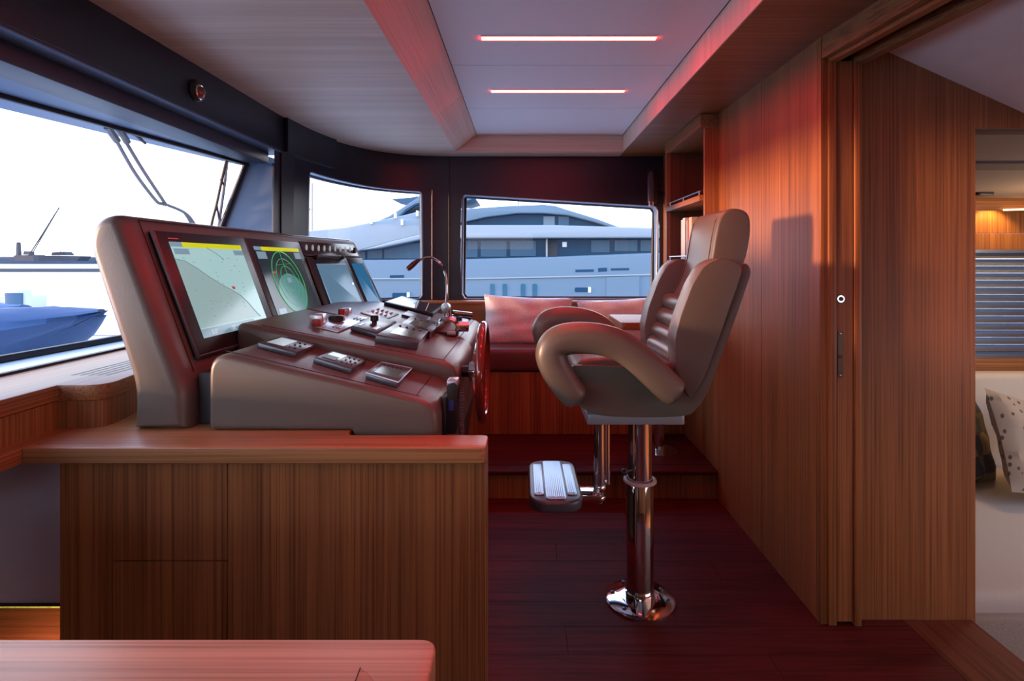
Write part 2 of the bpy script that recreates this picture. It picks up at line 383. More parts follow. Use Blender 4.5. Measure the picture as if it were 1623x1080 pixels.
for a, b, c, d in ((911, 932, 456, 463), (976, 996, 456, 463), (622, 645, 464.5, 474)):
    o = yp('porthole', rpoly([(a, c), (b, c), (b, d), (a, d)], 2), -.03, .1, YG); yp('rim', rpoly([(b, c-1), (b+4.5, c-1), (b+4.5, d+1), (b, d+1)], 1.5), -.04, .05, WHT, parent=o)
for a, b, c, d in ((912, 941, 427, 431.5), (948, 962, 424.5, 431), (968, 997, 425, 429), (618, 640, 436, 441)):
    yp('vent', [(a, c+.6), (b, c), (b, d-.6), (a, d)], -.02, .1, YG)
yp('hull_hatch', [(961, 439.5), (1013, 438), (1013, 480), (961, 480)], -.05, .05, YW)
mp_ = thing('sailing_mast', 'thin distant sailboat mast between the console and yacht', 'mast', (X(494, 70), 70, SEA))
part('mast', tube([P(495, 290, 70), P(495, 420, 70), Vector((X(495, 70), 70, SEA))], .07, 6), RUST, mp_)
part('radar_ball', ball(P(489, 332, 70), .22, 10), RUST, mp_)
part('crosstree', tube([P(489, 332, 70), P(495, 332, 70)], .04, 6), RUST, mp_)

# ================================================================== ROOM SHELL
CZ = 1.94; TZ = 2.05; XR = .985
# floor of individual boards
flr = thing('floor', 'dark reddish brown plank floor of the wheelhouse', 'floor', (.5, 1.4, 0), None, 'structure')
part('subfloor', box(-1.9, 1.5, -2.2, 3.9, -.10, -.015), SEAM, flr)
y = -2.2; row = 0
while y < 2.72:
    y1 = min(y+.128, 2.72); xs = [-1.86, -.6+.37*((row*5) % 4), 1.27]
    if row % 2: xs.insert(2, .75 if xs[1] < .4 else 1.0)
    for a, b in zip(xs, xs[1:]):
        part('plank', box(a+.0008, b-.0008, y+.0008, y1-.0008, -.015, random.uniform(-.0006, 0)), FLOOR_W, flr, smooth=False)
    y += .128; row += 1
for a, b in ((-2.2, -.4), (-.4, 1.80)):
    for c, d in ((1.2715, 1.385), (1.3865, 1.5)): part('plank', box(c, d, a+.001, b-.001, -.015, 0), FLOOR_Y, flr, smooth=False)
st = thing('step', 'raised dark wooden step in front of the bench', 'step', (.4, 3.2, 0), None, 'structure')
part('riser', box(-.8, .80, 2.722, 2.76, -.02, .122), W_V, st)
part('riser', box(.803, .984, 2.722, 2.76, -.02, .122), W_V, st)
part('nosing', box(-.8, .984, 2.70, 2.79, .122, .145, .006), FLOOR_W, st)
for k in range(5): part('plank', box(-.8, .984, 2.791+k*.2, 2.989+k*.2, .122, .145), FLOOR_W, st)

# ceiling
ce = thing('ceiling', 'pale teak ceiling panels around a recessed white tray', 'ceiling', (0, 1.2, CZ), None, 'structure')
TX0, TX1, TXL, TYB = -.451, .685, -.31, 3.63
corner = [(-1.24, 2.78), (-1.215, 3.05), (-1.14, 3.35), (-1.0, 3.6), (-.80, 3.745), (-.62, 3.79), (-.44, 3.80)]
cpath = smooth_path([(*p, 0) for p in corner], 6)
seamY = 2.77
part('panel', prism([(-1.24, -2.2), (TX0, -2.2), (TX0, seamY-.0015), (-1.24, seamY-.0015)], 'z', CZ, CZ+.03), O_X, ce, smooth=False)
part('panel', prism([(-1.24, seamY+.0015), (TX0, seamY+.0015), (TX0, 3.82)]+[(p.x-.02, p.y+.02) for p in reversed(cpath)], 'z', CZ, CZ+.03), O_X, ce, smooth=False)
part('panel', box(TX1, XR+.25, -2.2, 3.82, CZ, CZ+.03), W_X, ce, smooth=False)
part('panel', box(TX0, TX1, TYB, 3.82, CZ, CZ+.03), O_X, ce, smooth=False)
part('tray_side', prism([(TX0, CZ), (TX0, CZ+.03), (TXL-.03, TZ+.02), (TXL, TZ+.02), (TXL, TZ)], 'y', -2.2, seamY-.001), O_Y, ce, smooth=False)
part('tray_side', prism([(TX0, CZ), (TX0, CZ+.03), (TXL-.03, TZ+.02), (TXL, TZ+.02), (TXL, TZ)], 'y', seamY+.001, TYB), O_Y, ce, smooth=False)
part('tray_side', box(TX1-.005, TX1+.02, -2.2, TYB+.02, CZ+.0005, TZ+.02), O_V, ce, smooth=False)
part('tray_side', box(TX0, TX1, TYB-.002, TYB+.02, CZ+.0005, TZ+.02), O_X, ce, smooth=False)
for a, b in ((-2.2, -.55), (-.545, 1.06), (1.065, 2.335), (2.34, 2.985), (2.99, 3.62)):
    part('white_panel', box(TXL+.004, TX1-.011, a, b, TZ, TZ+.02), CEIL_W, ce, smooth=False)
part('tray_back', box(TXL-.01, TX1, -2.2, TYB, TZ+.004, TZ+.03), SEAM, ce, smooth=False)
for i, (yy, lb) in enumerate(((2.048, 'wider red glowing ceiling light strip, nearer of the two in view'), (2.685, 'narrower red glowing ceiling light strip, nearer the aft window'), (1.41, 'red ceiling light strip above the helm worktop, out of frame'), (.77, 'red ceiling light strip over the foreground table, out of frame'))):
    t = thing('light_strip', lb, 'lamp', (.177, yy, TZ-.004), 'red light strips in the ceiling tray')
    part('diffuser', box(-.155, .509, yy-.016, yy+.016, TZ-.0035, TZ-.0005), LED, t)
    part('profile', join(box(-.158, .512, yy-.020, yy-.0162, TZ-.003, TZ), box(-.158, .512, yy+.0162, yy+.020, TZ-.003, TZ)), CEIL_W, t)

# left headers and windscreen
def gx(y, z):      # windscreen surface
    xt = -1.57+.14*(y-1.615); xb = -1.81+.055*(y-1.4); k = (z-.853)/(1.70-.853); return xb+(xt-xb)*k
wl = thing('wall_left', 'dark navy window surround of the forward windscreen', 'wall', (-1.3, 1, 0), None, 'structure')
part('header', box(-1.40, -1.23, -2.2, 2.83, 1.762, CZ+.03, .004), NAVY, wl)
part('header_lit_underside', box(-1.40, -1.236, -2.2, 2.83, 1.756, 1.762), NAVY2, wl)  # header underside, light from the sea put into its paler blue
part('lower_header', box(-1.42, -1.30, -2.2, 2.76, 1.70, 1.756, .004), NAVY3, wl)
bm = MB(); r = []
for k in range(26):
    y = -2.2+k*(2.76+2.2)/25
    r.append((bm.verts.new((-1.302, y, 1.702)), bm.verts.new((gx(y, 1.72)-.02, y, 1.704)), bm.verts.new((gx(y, 1.72)-.02, y, 1.74)), bm.verts.new((-1.302, y, 1.74))))
for a, b in zip(r, r[1:]):
    for j in range(3): bm.faces.new((a[j], b[j], b[j+1], a[j+1]))
bmesh.ops.recalc_face_normals(bm, faces=bm.faces); part('soffit', bm, NAVY2, wl)
# side reveal of the windscreen (faces the camera) and pillar
part('reveal', prism([(-1.26, .70), (-1.26, 1.70), (gx(2.76, 1.72)-.03, 1.70), (gx(2.76, .70)-.03, .70)], 'y', 2.76, 2.80), NAVY2, wl)
part('reveal_lip', box(-1.275, -1.245, 2.735, 2.765, .70, 1.70, .006), NAVY3, wl)
part('pillar', prism([(-1.262, 2.76), (-1.235, 2.76), (-1.215, 2.86), (-1.262, 2.92)], 'z', .70, CZ), NAVY, wl)
part('lower_panel', box(-1.90, -1.86, -2.2, 3.0, -.1, .84), NAVY3, wl)
part('sill', prism([(-1.575, -2.2), (-1.575, 2.76), (gx(2.76, .85)-.05, 2.76), (gx(-2.2, .85)-.05, -2.2)], 'z', .80, .852), plain('white_sill', (.62, .66, .72), .3), wl)
for nm, off, zz in (('lower_gasket', 0, .853),):
    part('sill_gasket', box(-1.585, -1.562, -2.2, 2.76, .845, .862, .003), RUB, wl)
def strip(fn, hw, hh, mat, name, parent, ys=None):
    return part(name, tube([fn(-2.0+k*(2.76+2.0)/24) for k in range(25)], (hh, hw), 8, side=(1, 0, 0), power=.6), mat, parent)
w1 = thing('window_1', 'big raked forward windscreen over the foredeck', 'window', (-1.7, 1, .85), None, 'structure')
bm = MB(); gr = [[bm.verts.new((gx(y, z), y, z)) for z in (.84, 1.12, 1.4, 1.715)] for y in [-2.2+k*4.98/12 for k in range(13)]]
for a, b in zip(gr, gr[1:]):
    for j in range(3): bm.faces.new((a[j], b[j], b[j+1], a[j+1]))
part('pane', bm, GLS, w1)
strip(lambda y: Vector((gx(y, .865), y, .865)), .012, .014, RUB, 'bottom_gasket', w1)
strip(lambda y: Vector((gx(y, 1.698), y, 1.698)), .010, .010, RUB, 'top_gasket', w1)
part('side_gasket', tube([Vector((gx(2.745, z), 2.748, z)) for z in (.85, 1.1, 1.4, 1.70)], (.012, .010), 8), RUB, w1)
# eyebrow outside
bm = MB(); r = []
for k in range(20):
    y = -2.2+k*5.4/19; x = gx(y, 1.70)
    o_ = .16*math.sin(math.pi*min(1, max(0, (y+2.2)/5.2)))
    r.append((bm.verts.new((x-.03, y, 1.715)), bm.verts.new((x-.05-o_, y, 1.70)), bm.verts.new((x-.05-o_, y, 1.73)), bm.verts.new((x-.03, y, 1.78))))
for a, b in zip(r, r[1:]):
    for j in range(3): bm.faces.new((a[j], b[j], b[j+1], a[j+1]))
bmesh.ops.recalc_face_normals(bm, faces=bm.faces)
part('eyebrow', bm, NAVY2, wl)

# wall_back: curved corner + aft wall, two windows
path = smooth_path([(*p, 0) for p in corner], 24)+[Vector((-.44+k*(1.50/150), 3.80, 0)) for k in range(1, 151)]
path[0:0] = [Vector((-1.245, 2.70, 0)), Vector((-1.243, 2.74, 0))]
def nrm(i):
    d = path[min(i+1, len(path)-1)]-path[max(i-1, 0)]; d.normalize(); return Vector((-d.y, d.x, 0))
arc = [0.0]
for a, b in zip(path, path[1:]): arc.append(arc[-1]+(b-a).length)
def find_u(u, rng=None):
    return min(range(len(path)), key=lambda i: abs(CX+path[i].x/path[i].y*F-u)+(0 if path[i].y > 2.9 else 999))
i2a, i2b, i3a, i3b = find_u(491), find_u(669), find_u(731), find_u(1044)
def opening(i, ia, ib, zb0, zb1, zt0, zt1, r):
    if i < ia or i > ib: return None
    k = (arc[i]-arc[ia])/(arc[ib]-arc[ia]); zb = zb0+(zb1-zb0)*k; zt = zt0+(zt1-zt0)*k
    d = min(arc[i]-arc[ia], arc[ib]-arc[i])
    q = r-math.sqrt(max(0, r*r-(r-d)**2)) if d < r else 0
    return zb+q, zt-q
OP = []
for i in range(len(path)):
    OP.append(opening(i, i2a, i2b, .935, .932, 1.713, 1.690, .03) or opening(i, i3a, i3b, .930, .930, 1.672, 1.588, .035))
wb = thing('wall_back', 'dark navy aft wall with rounded corner and two windows', 'wall', (0, 3.8, 0), None, 'structure')
def wall_strip(lo, hi, mask=None):
    bm = MB(); prev = None
    for i in range(len(path)):
        v = (bm.verts.new((path[i].x, path[i].y, lo(i))), bm.verts.new((path[i].x, path[i].y, hi(i))))
        if prev and (mask is None or (mask(i) and mask(i-1))): bm.faces.new((prev[0], v[0], v[1], prev[1]))
        prev = v
    bmesh.ops.delete(bm, geom=[v for v in bm.verts if not v.link_faces], context='VERTS'); return bm
mid = 1.3
part('lower_wall', wall_strip(lambda i: .1, lambda i: OP[i][0] if OP[i] else mid), NAVY, wb)
part('upper_wall', wall_strip(lambda i: OP[i][1] if OP[i] else mid, lambda i: CZ+.02), NAVY, wb)
for idx, (ia, ib, wn, lb) in enumerate(((i2a, i2b, 'window_2', 'curved corner window behind the end of the console'), (i3a, i3b, 'window_3', 'wide aft window over the bench with slanting top'))):
    t = thing(wn, lb, 'window', (path[ia].x, path[ia].y, .93), None, 'structure')
    loop = [(i, OP[i][0]) for i in range(ia, ib+1)]+[(i, OP[i][1]) for i in range(ib, ia-1, -1)]
    bm = MB(); A = []; B = []; inner = []
    for i, z in loop:
        p = path[i]; n_ = nrm(i); A.append(bm.verts.new((p.x, p.y, z))); q_ = p+n_*(.10 if wn == 'window_2' else .16); B.append(bm.verts.new((q_.x, q_.y, z))); inner.append(Vector((p.x, p.y, z))+n_*.012)
    for k in range(len(loop)): bm.faces.new((A[k], A[(k+1) % len(loop)], B[(k+1) % len(loop)], B[k]))
    bmesh.ops.recalc_face_normals(bm, faces=bm.faces); part('reveal', bm, NAVY2, t)
    part('frame', tube(inner[::2], .0085, 6, closed=True), plain('window_bead', (.30, .36, .45), .3, .4), t)
    part('gasket', tube([v+nrm(loop[k][0])*(.07 if wn == 'window_2' else .13) for k, v in list(enumerate(inner))[::2]], .013, 6, closed=True), RUB, t)
    bm = MB(); pv = None
    for i in range(ia, ib+1):
        q_ = path[i]+nrm(i)*(.085 if wn == 'window_2' else .145); v = (bm.verts.new((q_.x, q_.y, OP[i][0])), bm.verts.new((q_.x, q_.y, OP[i][1])))
        if pv: bm.faces.new((pv[0], v[0], v[1], pv[1]))
        pv = v
    part('pane', bm, GLS, t)
# header over the corner window, mullion line
hi0 = [i for i in range(len(path)) if 2.76 <= path[i].y <= 3.30 and path[i].x < -1.1]
bm = MB(); pv = None
for i in hi0:
    p = path[i]; n_ = nrm(i)*-.03; v = [bm.verts.new(c) for c in ((p.x, p.y, 1.765), (p.x+n_.x, p.y+n_.y, 1.765), (p.x+n_.x, p.y+n_.y, CZ), (p.x, p.y, CZ))]
    if pv:
        for j in range(3): bm.faces.new((pv[j], v[j], v[j+1], pv[j+1]))
    else: bm.faces.new(v)
    pv = v
bm.faces.new(pv[::-1]); bmesh.ops.recalc_face_normals(bm, faces=bm.faces); part('corner_header', bm, NAVY, wb)
im = find_u(685)
part('joint_strip', tube([Vector((path[im].x, path[im].y-.004, .93)), Vector((path[im].x, path[im].y-.004, 1.70))], .004, 6), plain('pale_joint', (.45, .42, .42), .4), wb)
im2 = find_u(711)
part('joint', tube([Vector((path[im2].x, path[im2].y-.001, .93)), Vector((path[im2].x, path[im2].y-.001, CZ))], .003, 6), RUB, wb)

# wall_right with vertical veneer panels
wr = thing('wall_right', 'teak veneer bulkhead behind the helm chair', 'wall', (XR, 2.3, 0), None, 'structure')
for a, b in ((1.80, 2.218), (2.22, 2.70)): part('panel', box(XR, XR+.03, a, b-.0008, 0, CZ), W_V, wr, smooth=False)
part('panel', box(XR, XR+.03, 2.7002, 3.85, 0, .80), W_V, wr, smooth=False)
part('edge_strip', box(XR-.001, XR+.035, 1.775, 1.80, 0, CZ, .002), W_V, wr)
# door in its pocket, casing, forward panel
dr = thing('door_1', 'sliding teak door tucked in its pocket with lock and latch plate', 'door', (1.06, 1.8, 0), None, 'structure')
part('leaf', box(1.037, 1.088, 1.772, 1.86, .012, 1.86, .001), W_V, dr, smooth=False)
part('pocket', box(1.025, 1.10, 1.79, 1.9, 0, 1.90), RUB, dr)
part('lock', lathe([(0, -.004), (.012, -.004), (.015, 0), (.015, .004), (0, .004)], (X(1332, 1.772), 1.772, Z(474, 1.772)), 'y', 20), CHR, dr)
part('keyhole', lathe([(0, -.006), (.007, -.006), (.007, 0), (0, 0)], (X(1332, 1.772), 1.772, Z(474, 1.772)), 'y', 12), BLK, dr)
part('latch_plate', prism(rpoly(PP([(1327.5, 524), (1335, 524), (1335, 599), (1327.5, 599)], 1.772), .006), 'y', 1.769, 1.7735), plain('bronze_plate', (.12, .09, .07), .35, .8), dr)
part('latch_bolt', join(box(X(1329, 1.77), X(1333.5, 1.77), 1.765, 1.769, Z(568, 1.77), Z(563, 1.77)), ball((X(1331, 1.77), 1.768, Z(529, 1.77)), .004, 8), ball((X(1331, 1.77), 1.768, Z(595, 1.77)), .004, 8)), CHR, dr)
tr = thing('trim_1', 'teak door casing around the sliding door opening', 'trim', (1.1, 1.7, 0), None, 'structure')
part('jamb', box(XR+.022, 1.034, 1.768, 1.80, 0, 1.862, .003), W_V, tr)
part('jamb', box(1.0915, 1.114, 1.765, 1.81, 0, 1.862, .003), W_V, tr)
part('jamb_back', box(1.0, 1.12, 1.90, 1.93, 0, CZ), W_V, tr)
def hbeam(x0, x1, z0, z1, mat, name, flare=.11):
    bm = MB(); r = []
    for y in (1.80, -2.2):
        s = (1.80-y)*flare; r.append([bm.verts.new(c) for c in ((x0+s, y, z0), (x1+s, y, z0), (x1+s, y, z1), (x0+s, y, z1))])
    a, b = r
    for j in range(4): bm.faces.new((a[j], b[j], b[(j+1) % 4], a[(j+1) % 4]))
    bm.faces.new(a); bm.faces.new(b[::-1]); bmesh.ops.recalc_face_normals(bm, faces=bm.faces); return part(name, bm, mat, tr, smooth=False)
hbeam(XR, 1.006, 1.868, CZ+.03, W_Y, 'head_casing', .09)
hbeam(1.007, 1.034, 1.855, CZ, W_Y, 'head_casing', .10)
hbeam(1.034, 1.092, 1.885, CZ, RUB, 'head_track')
hbeam(1.0915, 1.125, 1.850, CZ, W_Y, 'head_casing')
wf = thing('wall_side_cabin', 'teak panel beside the opening to the lower cabin', 'wall', (1.3, 1.8, 0), None, 'structure')
part('panel', box(1.114, 1.315, 1.80, 1.84, 0, 1.98), W_V, wf, smooth=False)
part('panel', box(1.3155, 1.515, 1.80, 1.84, -.5, 1.98), W_V, wf, smooth=False)
part('panel', box(1.5155, 3.2, 1.80, 1.84, 1.645, 1.98), W_V, wf, smooth=False)
part('return', box(1.475, 1.515, 1.84, 1.98, -.5, 1.645), W_V, wf, smooth=False)
cs = struct('ceiling_side', prism([(1.10, 1.955), (1.10, 1.985), (3.2, 1.04), (3.2, 1.01)], 'y', -2.2, 1.80), PLASTER, 'sloping pale headliner over the side stair', 'ceiling', smooth=False)
struct('wall_rear', join(box(-1.9, 3.2, -2.25, -2.2, -.8, 1.42), box(-1.9, 3.2, -2.25, -2.2, 1.72, 2.1), box(.2, 3.2, -2.25, -2.2, 1.42, 1.72)), W_V, 'teak bulkhead behind the viewer with an opening sized for fill light', 'wall', smooth=False)  # unglazed opening shaped to let in some sky light from behind
struct('stair_light_block', box(3.2, 3.24, -2.2, 1.84, -.8, .45), W_V, 'unseen teak panel added beyond the stair to block light', 'wall', smooth=False)  # unseen, added to hold back daylight from the right, height set for the headliner
# lower cabin
cw = thing('wall_cabin', 'far teak wall of the lower cabin with window and lit niche', 'wall', (2.6, 3.9, -.6), None, 'structure')
part('cornice', box(1.4, 4.2, 3.62, 3.66, Z(334, 3.64), 1.63, .004), W_X, cw)
part('niche_panel', box(1.4, 4.2, 3.86, 3.90, 1.40, 1.60), W_V, cw, smooth=False)
part('niche_panel', box(1.4, 4.2, 3.855, 3.90, Z(400, 3.88), 1.397), W_V, cw, smooth=False)
part('sill', box(1.4, 4.2, 3.74, 3.92, Z(590, 3.76), Z(568, 3.76), .004), W_X, cw)
part('base', box(1.4, 4.2, 3.84, 3.92, -.8, Z(588, 3.84)), W_V, cw)
part('side_wall', box(1.40, 1.44, 1.98, 3.9, -.8, 1.66), W_V, cw)
part('side_wall', box(4.2, 4.24, 1.84, 3.9, -.8, 1.66), W_V, cw)
part('cabin_floor', box(1.4, 4.2, -2.2, 3.9, -.85, -.8), CREAM_D, cw)
cc = thing('ceiling_cabin', 'beige ceiling panels of the lower cabin', 'ceiling', (2.6, 2.8, 1.63), None, 'structure')
BEI = plain('beige_headliner', (.30, .22, .17), .85, bump=.3, bscale=200)
part('panel', box(1.4, 4.2, 1.84, 2.33, 1.632, 1.66), BEI, cc); part('panel', box(1.4, 4.2, 2.50, 3.88, 1.625, 1.66), BEI, cc)
part('beam', box(1.4, 4.2, 2.33, 2.50, 1.622, 1.66), plain('brown_beam', (.16, .10, .07), .7), cc)
solo('ceiling_speaker', prism(rpoly([(X(1540, 3.35), 3.30), (X(1567, 3.35), 3.30), (X(1567, 3.35), 3.42), (X(1540, 3.35), 3.42)], .02), 'z', 1.605, 1.625, .004), BLK, 'small black oblong fitting on the lower cabin ceiling', 'fitting')
bl = thing('venetian_blind', 'silver slatted blind in the lower cabin window', 'blind', (2.8, 3.8, .5))
nb = 15
for k in range(nb):
    z0 = Z(405+k*(563-405)/(nb-1), 3.78)
    part('slat', slab([(1.46, 3.755, z0-.020), (4.1, 3.755, z0-.020), (4.1, 3.785, z0+.021), (1.46, 3.785, z0+.021)], (0, -1, .7), .002), ALU, bl, smooth=False)
part('pane', box(1.46, 4.1, 3.86, 3.865, Z(568, 3.86), 1.40), glass('dimming_glass', (.5, .5, .54)), bl)  # pane added with a tint to dim the sky behind the slats
part('head_rail', box(1.46, 4.1, 3.75, 3.81, Z(401, 3.78), Z(396, 3.78)), ALU, bl)
sl = thing('cabin_strip_light', 'warm strip light under the lower cabin cornice', 'lamp', (2.9, 3.6, 1.55))
part('diffuser', slab([(X(1593, 3.6), 3.60, 1.548), (4.1, 3.60, 1.57), (4.1, 3.615, 1.57), (X(1593, 3.6), 3.615, 1.548)], (0, 0, -1), .01), plain('warm_strip', (.9, .8, .6), .5, emit=(1, .62, .28), estr=2.2), sl)
lp = lamp('niche_spot', 'SPOT', (X(1590, 3.74), 3.74, 1.60), 5.0, (1, .58, .16), spot_size=math.radians(110), spot_blend=.5, shadow_soft_size=.02)
lp.rotation_euler = Vector((0, .45, -1)).to_track_quat('-Z', 'Y').to_euler()
lamp('cabin_lamp', 'POINT', (3.2, 2.9, 1.35), 9, (1, .70, .42), shadow_soft_size=.15)
bd = thing('bed', 'cream upholstered bed seen through the cabin opening', 'bed', (2.6, 2.8, -.8))
part('mattress', prism(rpoly([(2.2, -.5), (2.2, -.165), (3.55, -.155), (3.55, -.5)], [0, .05, .02, 0]), 'x', 1.5, 4.1, 0), CREAM, bd)
part('bed_base', box(1.45, 4.15, 2.16, 3.72, -.8, -.24, .02), CREAM_D, bd)
part('headboard', box(1.45, 4.15, 3.58, 3.72, -.3, Z(592, 3.6), .04, 4), CREAM, bd)
def plaid():
    m, t, b = newmat('plaid_fabric'); c = t.nodes.new('ShaderNodeTexCoord')
    ch = t.nodes.new('ShaderNodeTexChecker'); ch.inputs['Scale'].default_value = 9; ch.inputs['Color1'].default_value = (.055, .055, .07, 1); ch.inputs['Color2'].default_value = (.20, .15, .07, 1)
    ch2 = t.nodes.new('ShaderNodeTexChecker'); ch2.inputs['Scale'].default_value = 4.5; ch2.inputs['Color1'].default_value = (.75, .75, .75, 1); ch2.inputs['Color2'].default_value = (1.3, 1.2, 1.1, 1)
    mx = t.nodes.new('ShaderNodeMix'); mx.data_type = 'RGBA'; mx.blend_type = 'MULTIPLY'; mx.inputs[0].default_value = 1
    t.links.new(c.outputs['Object'], ch.inputs[0]); t.links.new(c.outputs['Object'], ch2.inputs[0]); t.links.new(ch.outputs[0], mx.inputs[6]); t.links.new(ch2.outputs[0], mx.inputs[7]); t.links.new(mx.outputs[2], b.inputs['Base Color']); b.inputs['Roughness'].default_value = .9
    return m
def dotted():
    m, t, b = newmat('dotted_fabric'); c = t.nodes.new('ShaderNodeTexCoord'); v = t.nodes.new('ShaderNodeTexVoronoi'); v.inputs['Scale'].default_value = 26
    mp = t.nodes.new('ShaderNodeMapping'); mp.inputs['Scale'].default_value = (1, 1, .55)
    r = t.nodes.new('ShaderNodeValToRGB'); r.color_ramp.elements[0].position = .2; r.color_ramp.elements[0].color = (.09, .06, .05, 1); r.color_ramp.elements[1].position = .26; r.color_ramp.elements[1].color = (.36, .27, .20, 1)
    t.links.new(c.outputs['Object'], mp.inputs[0]); t.links.new(mp.outputs[0], v.inputs[0]); t.links.new(v.outputs['Distance'], r.inputs[0]); t.links.new(r.outputs[0], b.inputs['Base Color']); b.inputs['Roughness'].default_value = .9
    return m
def pillow_obj(name, label, wd, ht, th, loc, rot, mat, group):
    return solo(name, xform(pillow_bm(wd, ht, th), loc, rot), mat, label, 'pillow', group)
pillow_obj('plaid_pillow', 'dark plaid pillow against the cream headboard of the bed', .60, .62, .20, (2.66, 3.33, .135), (math.radians(-18), math.radians(6), math.radians(25)), plaid(), 'pillows on the bed')
pillow_obj('speckled_pillow', 'beige pillow with dark speckles leaning on the plaid pillow', .62, .58, .17, (2.99, 3.08, .125), (math.radians(-28), math.radians(14), math.radians(6)), dotted(), 'pillows on the bed')

# ================================================================== HELM CABINET, WORKTOP, LEDGE
cab = thing('helm_cabinet', 'tall dark teak cabinet carrying the helm console', 'cabinet', (-.63, 1.5, 0))
CYF = 1.365
part('side_panel', box(-1.172, -1.0395, CYF-.001, CYF+.02, .012, .69), W_V, cab, smooth=False)
part('door', box(-1.0385, -.7495, CYF-.001, CYF+.018, Z(889, CYF)+.0014, .6885), W_V, cab, smooth=False)
part('drawer', box(-1.038, -.7500, CYF-.001, CYF+.018, .02, Z(889, CYF)-.0014), W_V, cab, smooth=False)
part('front_panel', box(-.7475, -.094, CYF-.002, CYF+.018, .012, .69, .002), W_V, cab, smooth=False)
part('end_panel', box(-.118, -.0925, CYF+.018, 1.455, .012, .69, .002), W_V, cab, smooth=False)
part('carcass', join(box(-1.165, -.12, CYF+.02, 1.445, 0, .689), box(-1.165, -.475, 1.445, 2.1, 0, .689)), SEAM, cab)
wt = thing('worktop', 'teak worktop with rounded end under the helm console', 'worktop', (-.63, 1.45, .69))
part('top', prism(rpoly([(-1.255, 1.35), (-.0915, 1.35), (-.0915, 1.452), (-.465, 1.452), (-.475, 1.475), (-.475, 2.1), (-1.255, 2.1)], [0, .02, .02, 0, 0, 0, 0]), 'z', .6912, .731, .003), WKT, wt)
part('side_top', box(-1.62, -1.2555, 1.0, 2.1, .6912, .731, .003), W_Y, wt)
for k, (a, b) in enumerate(((.3, .9), (.902, 1.35))): pass
und = thing('knee_panel', 'bluish grey panel in the gap left of the helm cabinet', 'panel', (-1.45, 1.5, .2))
part('panel', box(-1.86, -1.175, 1.50, 1.53, .247, .69), plain('lilac_panel', (.80, .75, .95), .55), und)
part('edge', box(-1.86, -1.175, 1.495, 1.50, .24, .247), NAVY3, und)
pl = thing('plinth', 'honey teak plinth lit from below left of the cabinet', 'plinth', (-1.5, 1.8, 0))
HON = wood('honey_teak', (.60, .56, .22), (.42, .37, .12), 'z')
part('board', box(-1.86, -1.175, 1.86, 1.90, 0, .30), HON, pl, smooth=False)
part('rail', box(-1.20, -1.178, 1.40, 1.86, .0, .055, .002), HON, pl)
lamp('plinth_lamp', 'POINT', (-1.45, 1.66, .20), 4.0, (1, .84, .28), shadow_soft_size=.02)
# ledge below the windscreen
ld = thing('window_ledge', 'teak ledge under the windscreen with air vent slots', 'ledge', (-1.45, 1.5, .73))
Ltop = .853
ledge_poly = rpoly([(-1.565, -2.2), (-1.30, -2.2), (-1.30, 1.504), (-1.165, 1.504), (-1.205, 1.75), (-1.255, 2.75), (-1.565, 2.75)], [0, 0, 0, .07, .02, 0, 0])
part('top', prism(ledge_poly, 'z', .808, Ltop, .003), W_Y, ld)
part('fascia', box(-1.33, -1.3035, .3, 1.52, .731, .807), W_V, ld, smooth=False)
inner = rpoly([(-1.302, 1.508), (-1.169, 1.508), (-1.21, 1.75), (-1.26, 2.74), (-1.302, 2.74)], [0, .067, .02, 0, 0])
part('corner_box', prism(inner, 'z', .731, .8075), W_V, ld)
for k in range(5):
    x = -1.372+k*.0262
    part('vent_slot', box(x, x+.009, 1.635, 1.635+.62-.02*k, Ltop-.001, Ltop+.0006), RUB, ld, smooth=False)
# foreground table
ft = thing('foreground_table', 'teak table with rounded corner and inlaid flap in the foreground', 'table', (-.6, .3, 0))
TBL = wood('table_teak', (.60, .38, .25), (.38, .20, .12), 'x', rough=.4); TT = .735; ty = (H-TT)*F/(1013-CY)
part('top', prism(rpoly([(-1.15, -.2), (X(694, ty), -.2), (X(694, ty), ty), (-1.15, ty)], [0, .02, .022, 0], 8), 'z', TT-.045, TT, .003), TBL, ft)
def on_plane(u, v, z):
    t = (z-H)/((CY-v)/F); return Vector(((u-CX)/F*t, t, z))
fl = [on_plane(571, 1060, TT), on_plane(562, 1084, TT), on_plane(555, 1110, TT), on_plane(625, 1110, TT), on_plane(600, 1092, TT), on_plane(583, 1070, TT)]
fp = part('flap', slab([p for p in fl], (0, 0, 1), .0005), TBL, ft)
part('flap_joint', join(tube([fl[0]+Vector((0, 0, .0004)), fl[1], fl[2]], .0009, 5), tube([fl[0], fl[5], fl[4], fl[3]], .0005, 5)), RUB, fp)
part('leg', lathe([(.13, 0), (.13, .015), (.04, .03), (.035, .1), (.035, TT-.06), (.11, TT-.045)], (-.7, .25, 0)), CHR, ft)

# ================================================================== HELM CONSOLE
con = thing('helm_console', 'taupe leather helm console with tilted displays and instrument pods', 'console', (-.7, 2.2, .731))
def hx(z): return -1.115+(1.335-z)*(.17/.465)
near = [(-1.081, .731), (-1.081, .855), (-1.212, 1.25), (-1.185, 1.325), (-1.115, 1.335), (-.945, .87), (-.930, .83), (-.930, .731)]
near = rpoly(near, [0, .05, .07, .034, .034, .05, .05, 0], 6)
def sect(y, kt=0.0):
    """cross-section; kt=1 gives the far turned-in end"""
    out = []
    for x, z in near:
        k = (1.335-z)/(1.335-.87); dx = kt*(.085+.095*min(1, max(0, k))); dy = -kt*.16*min(1, max(0, k))
        out.append((x+dx, y+dy, z))
    return out
rings = [sect(1.53), sect(2.62), sect(2.80, .18), sect(3.0, .5), sect(3.26, 1.0)]
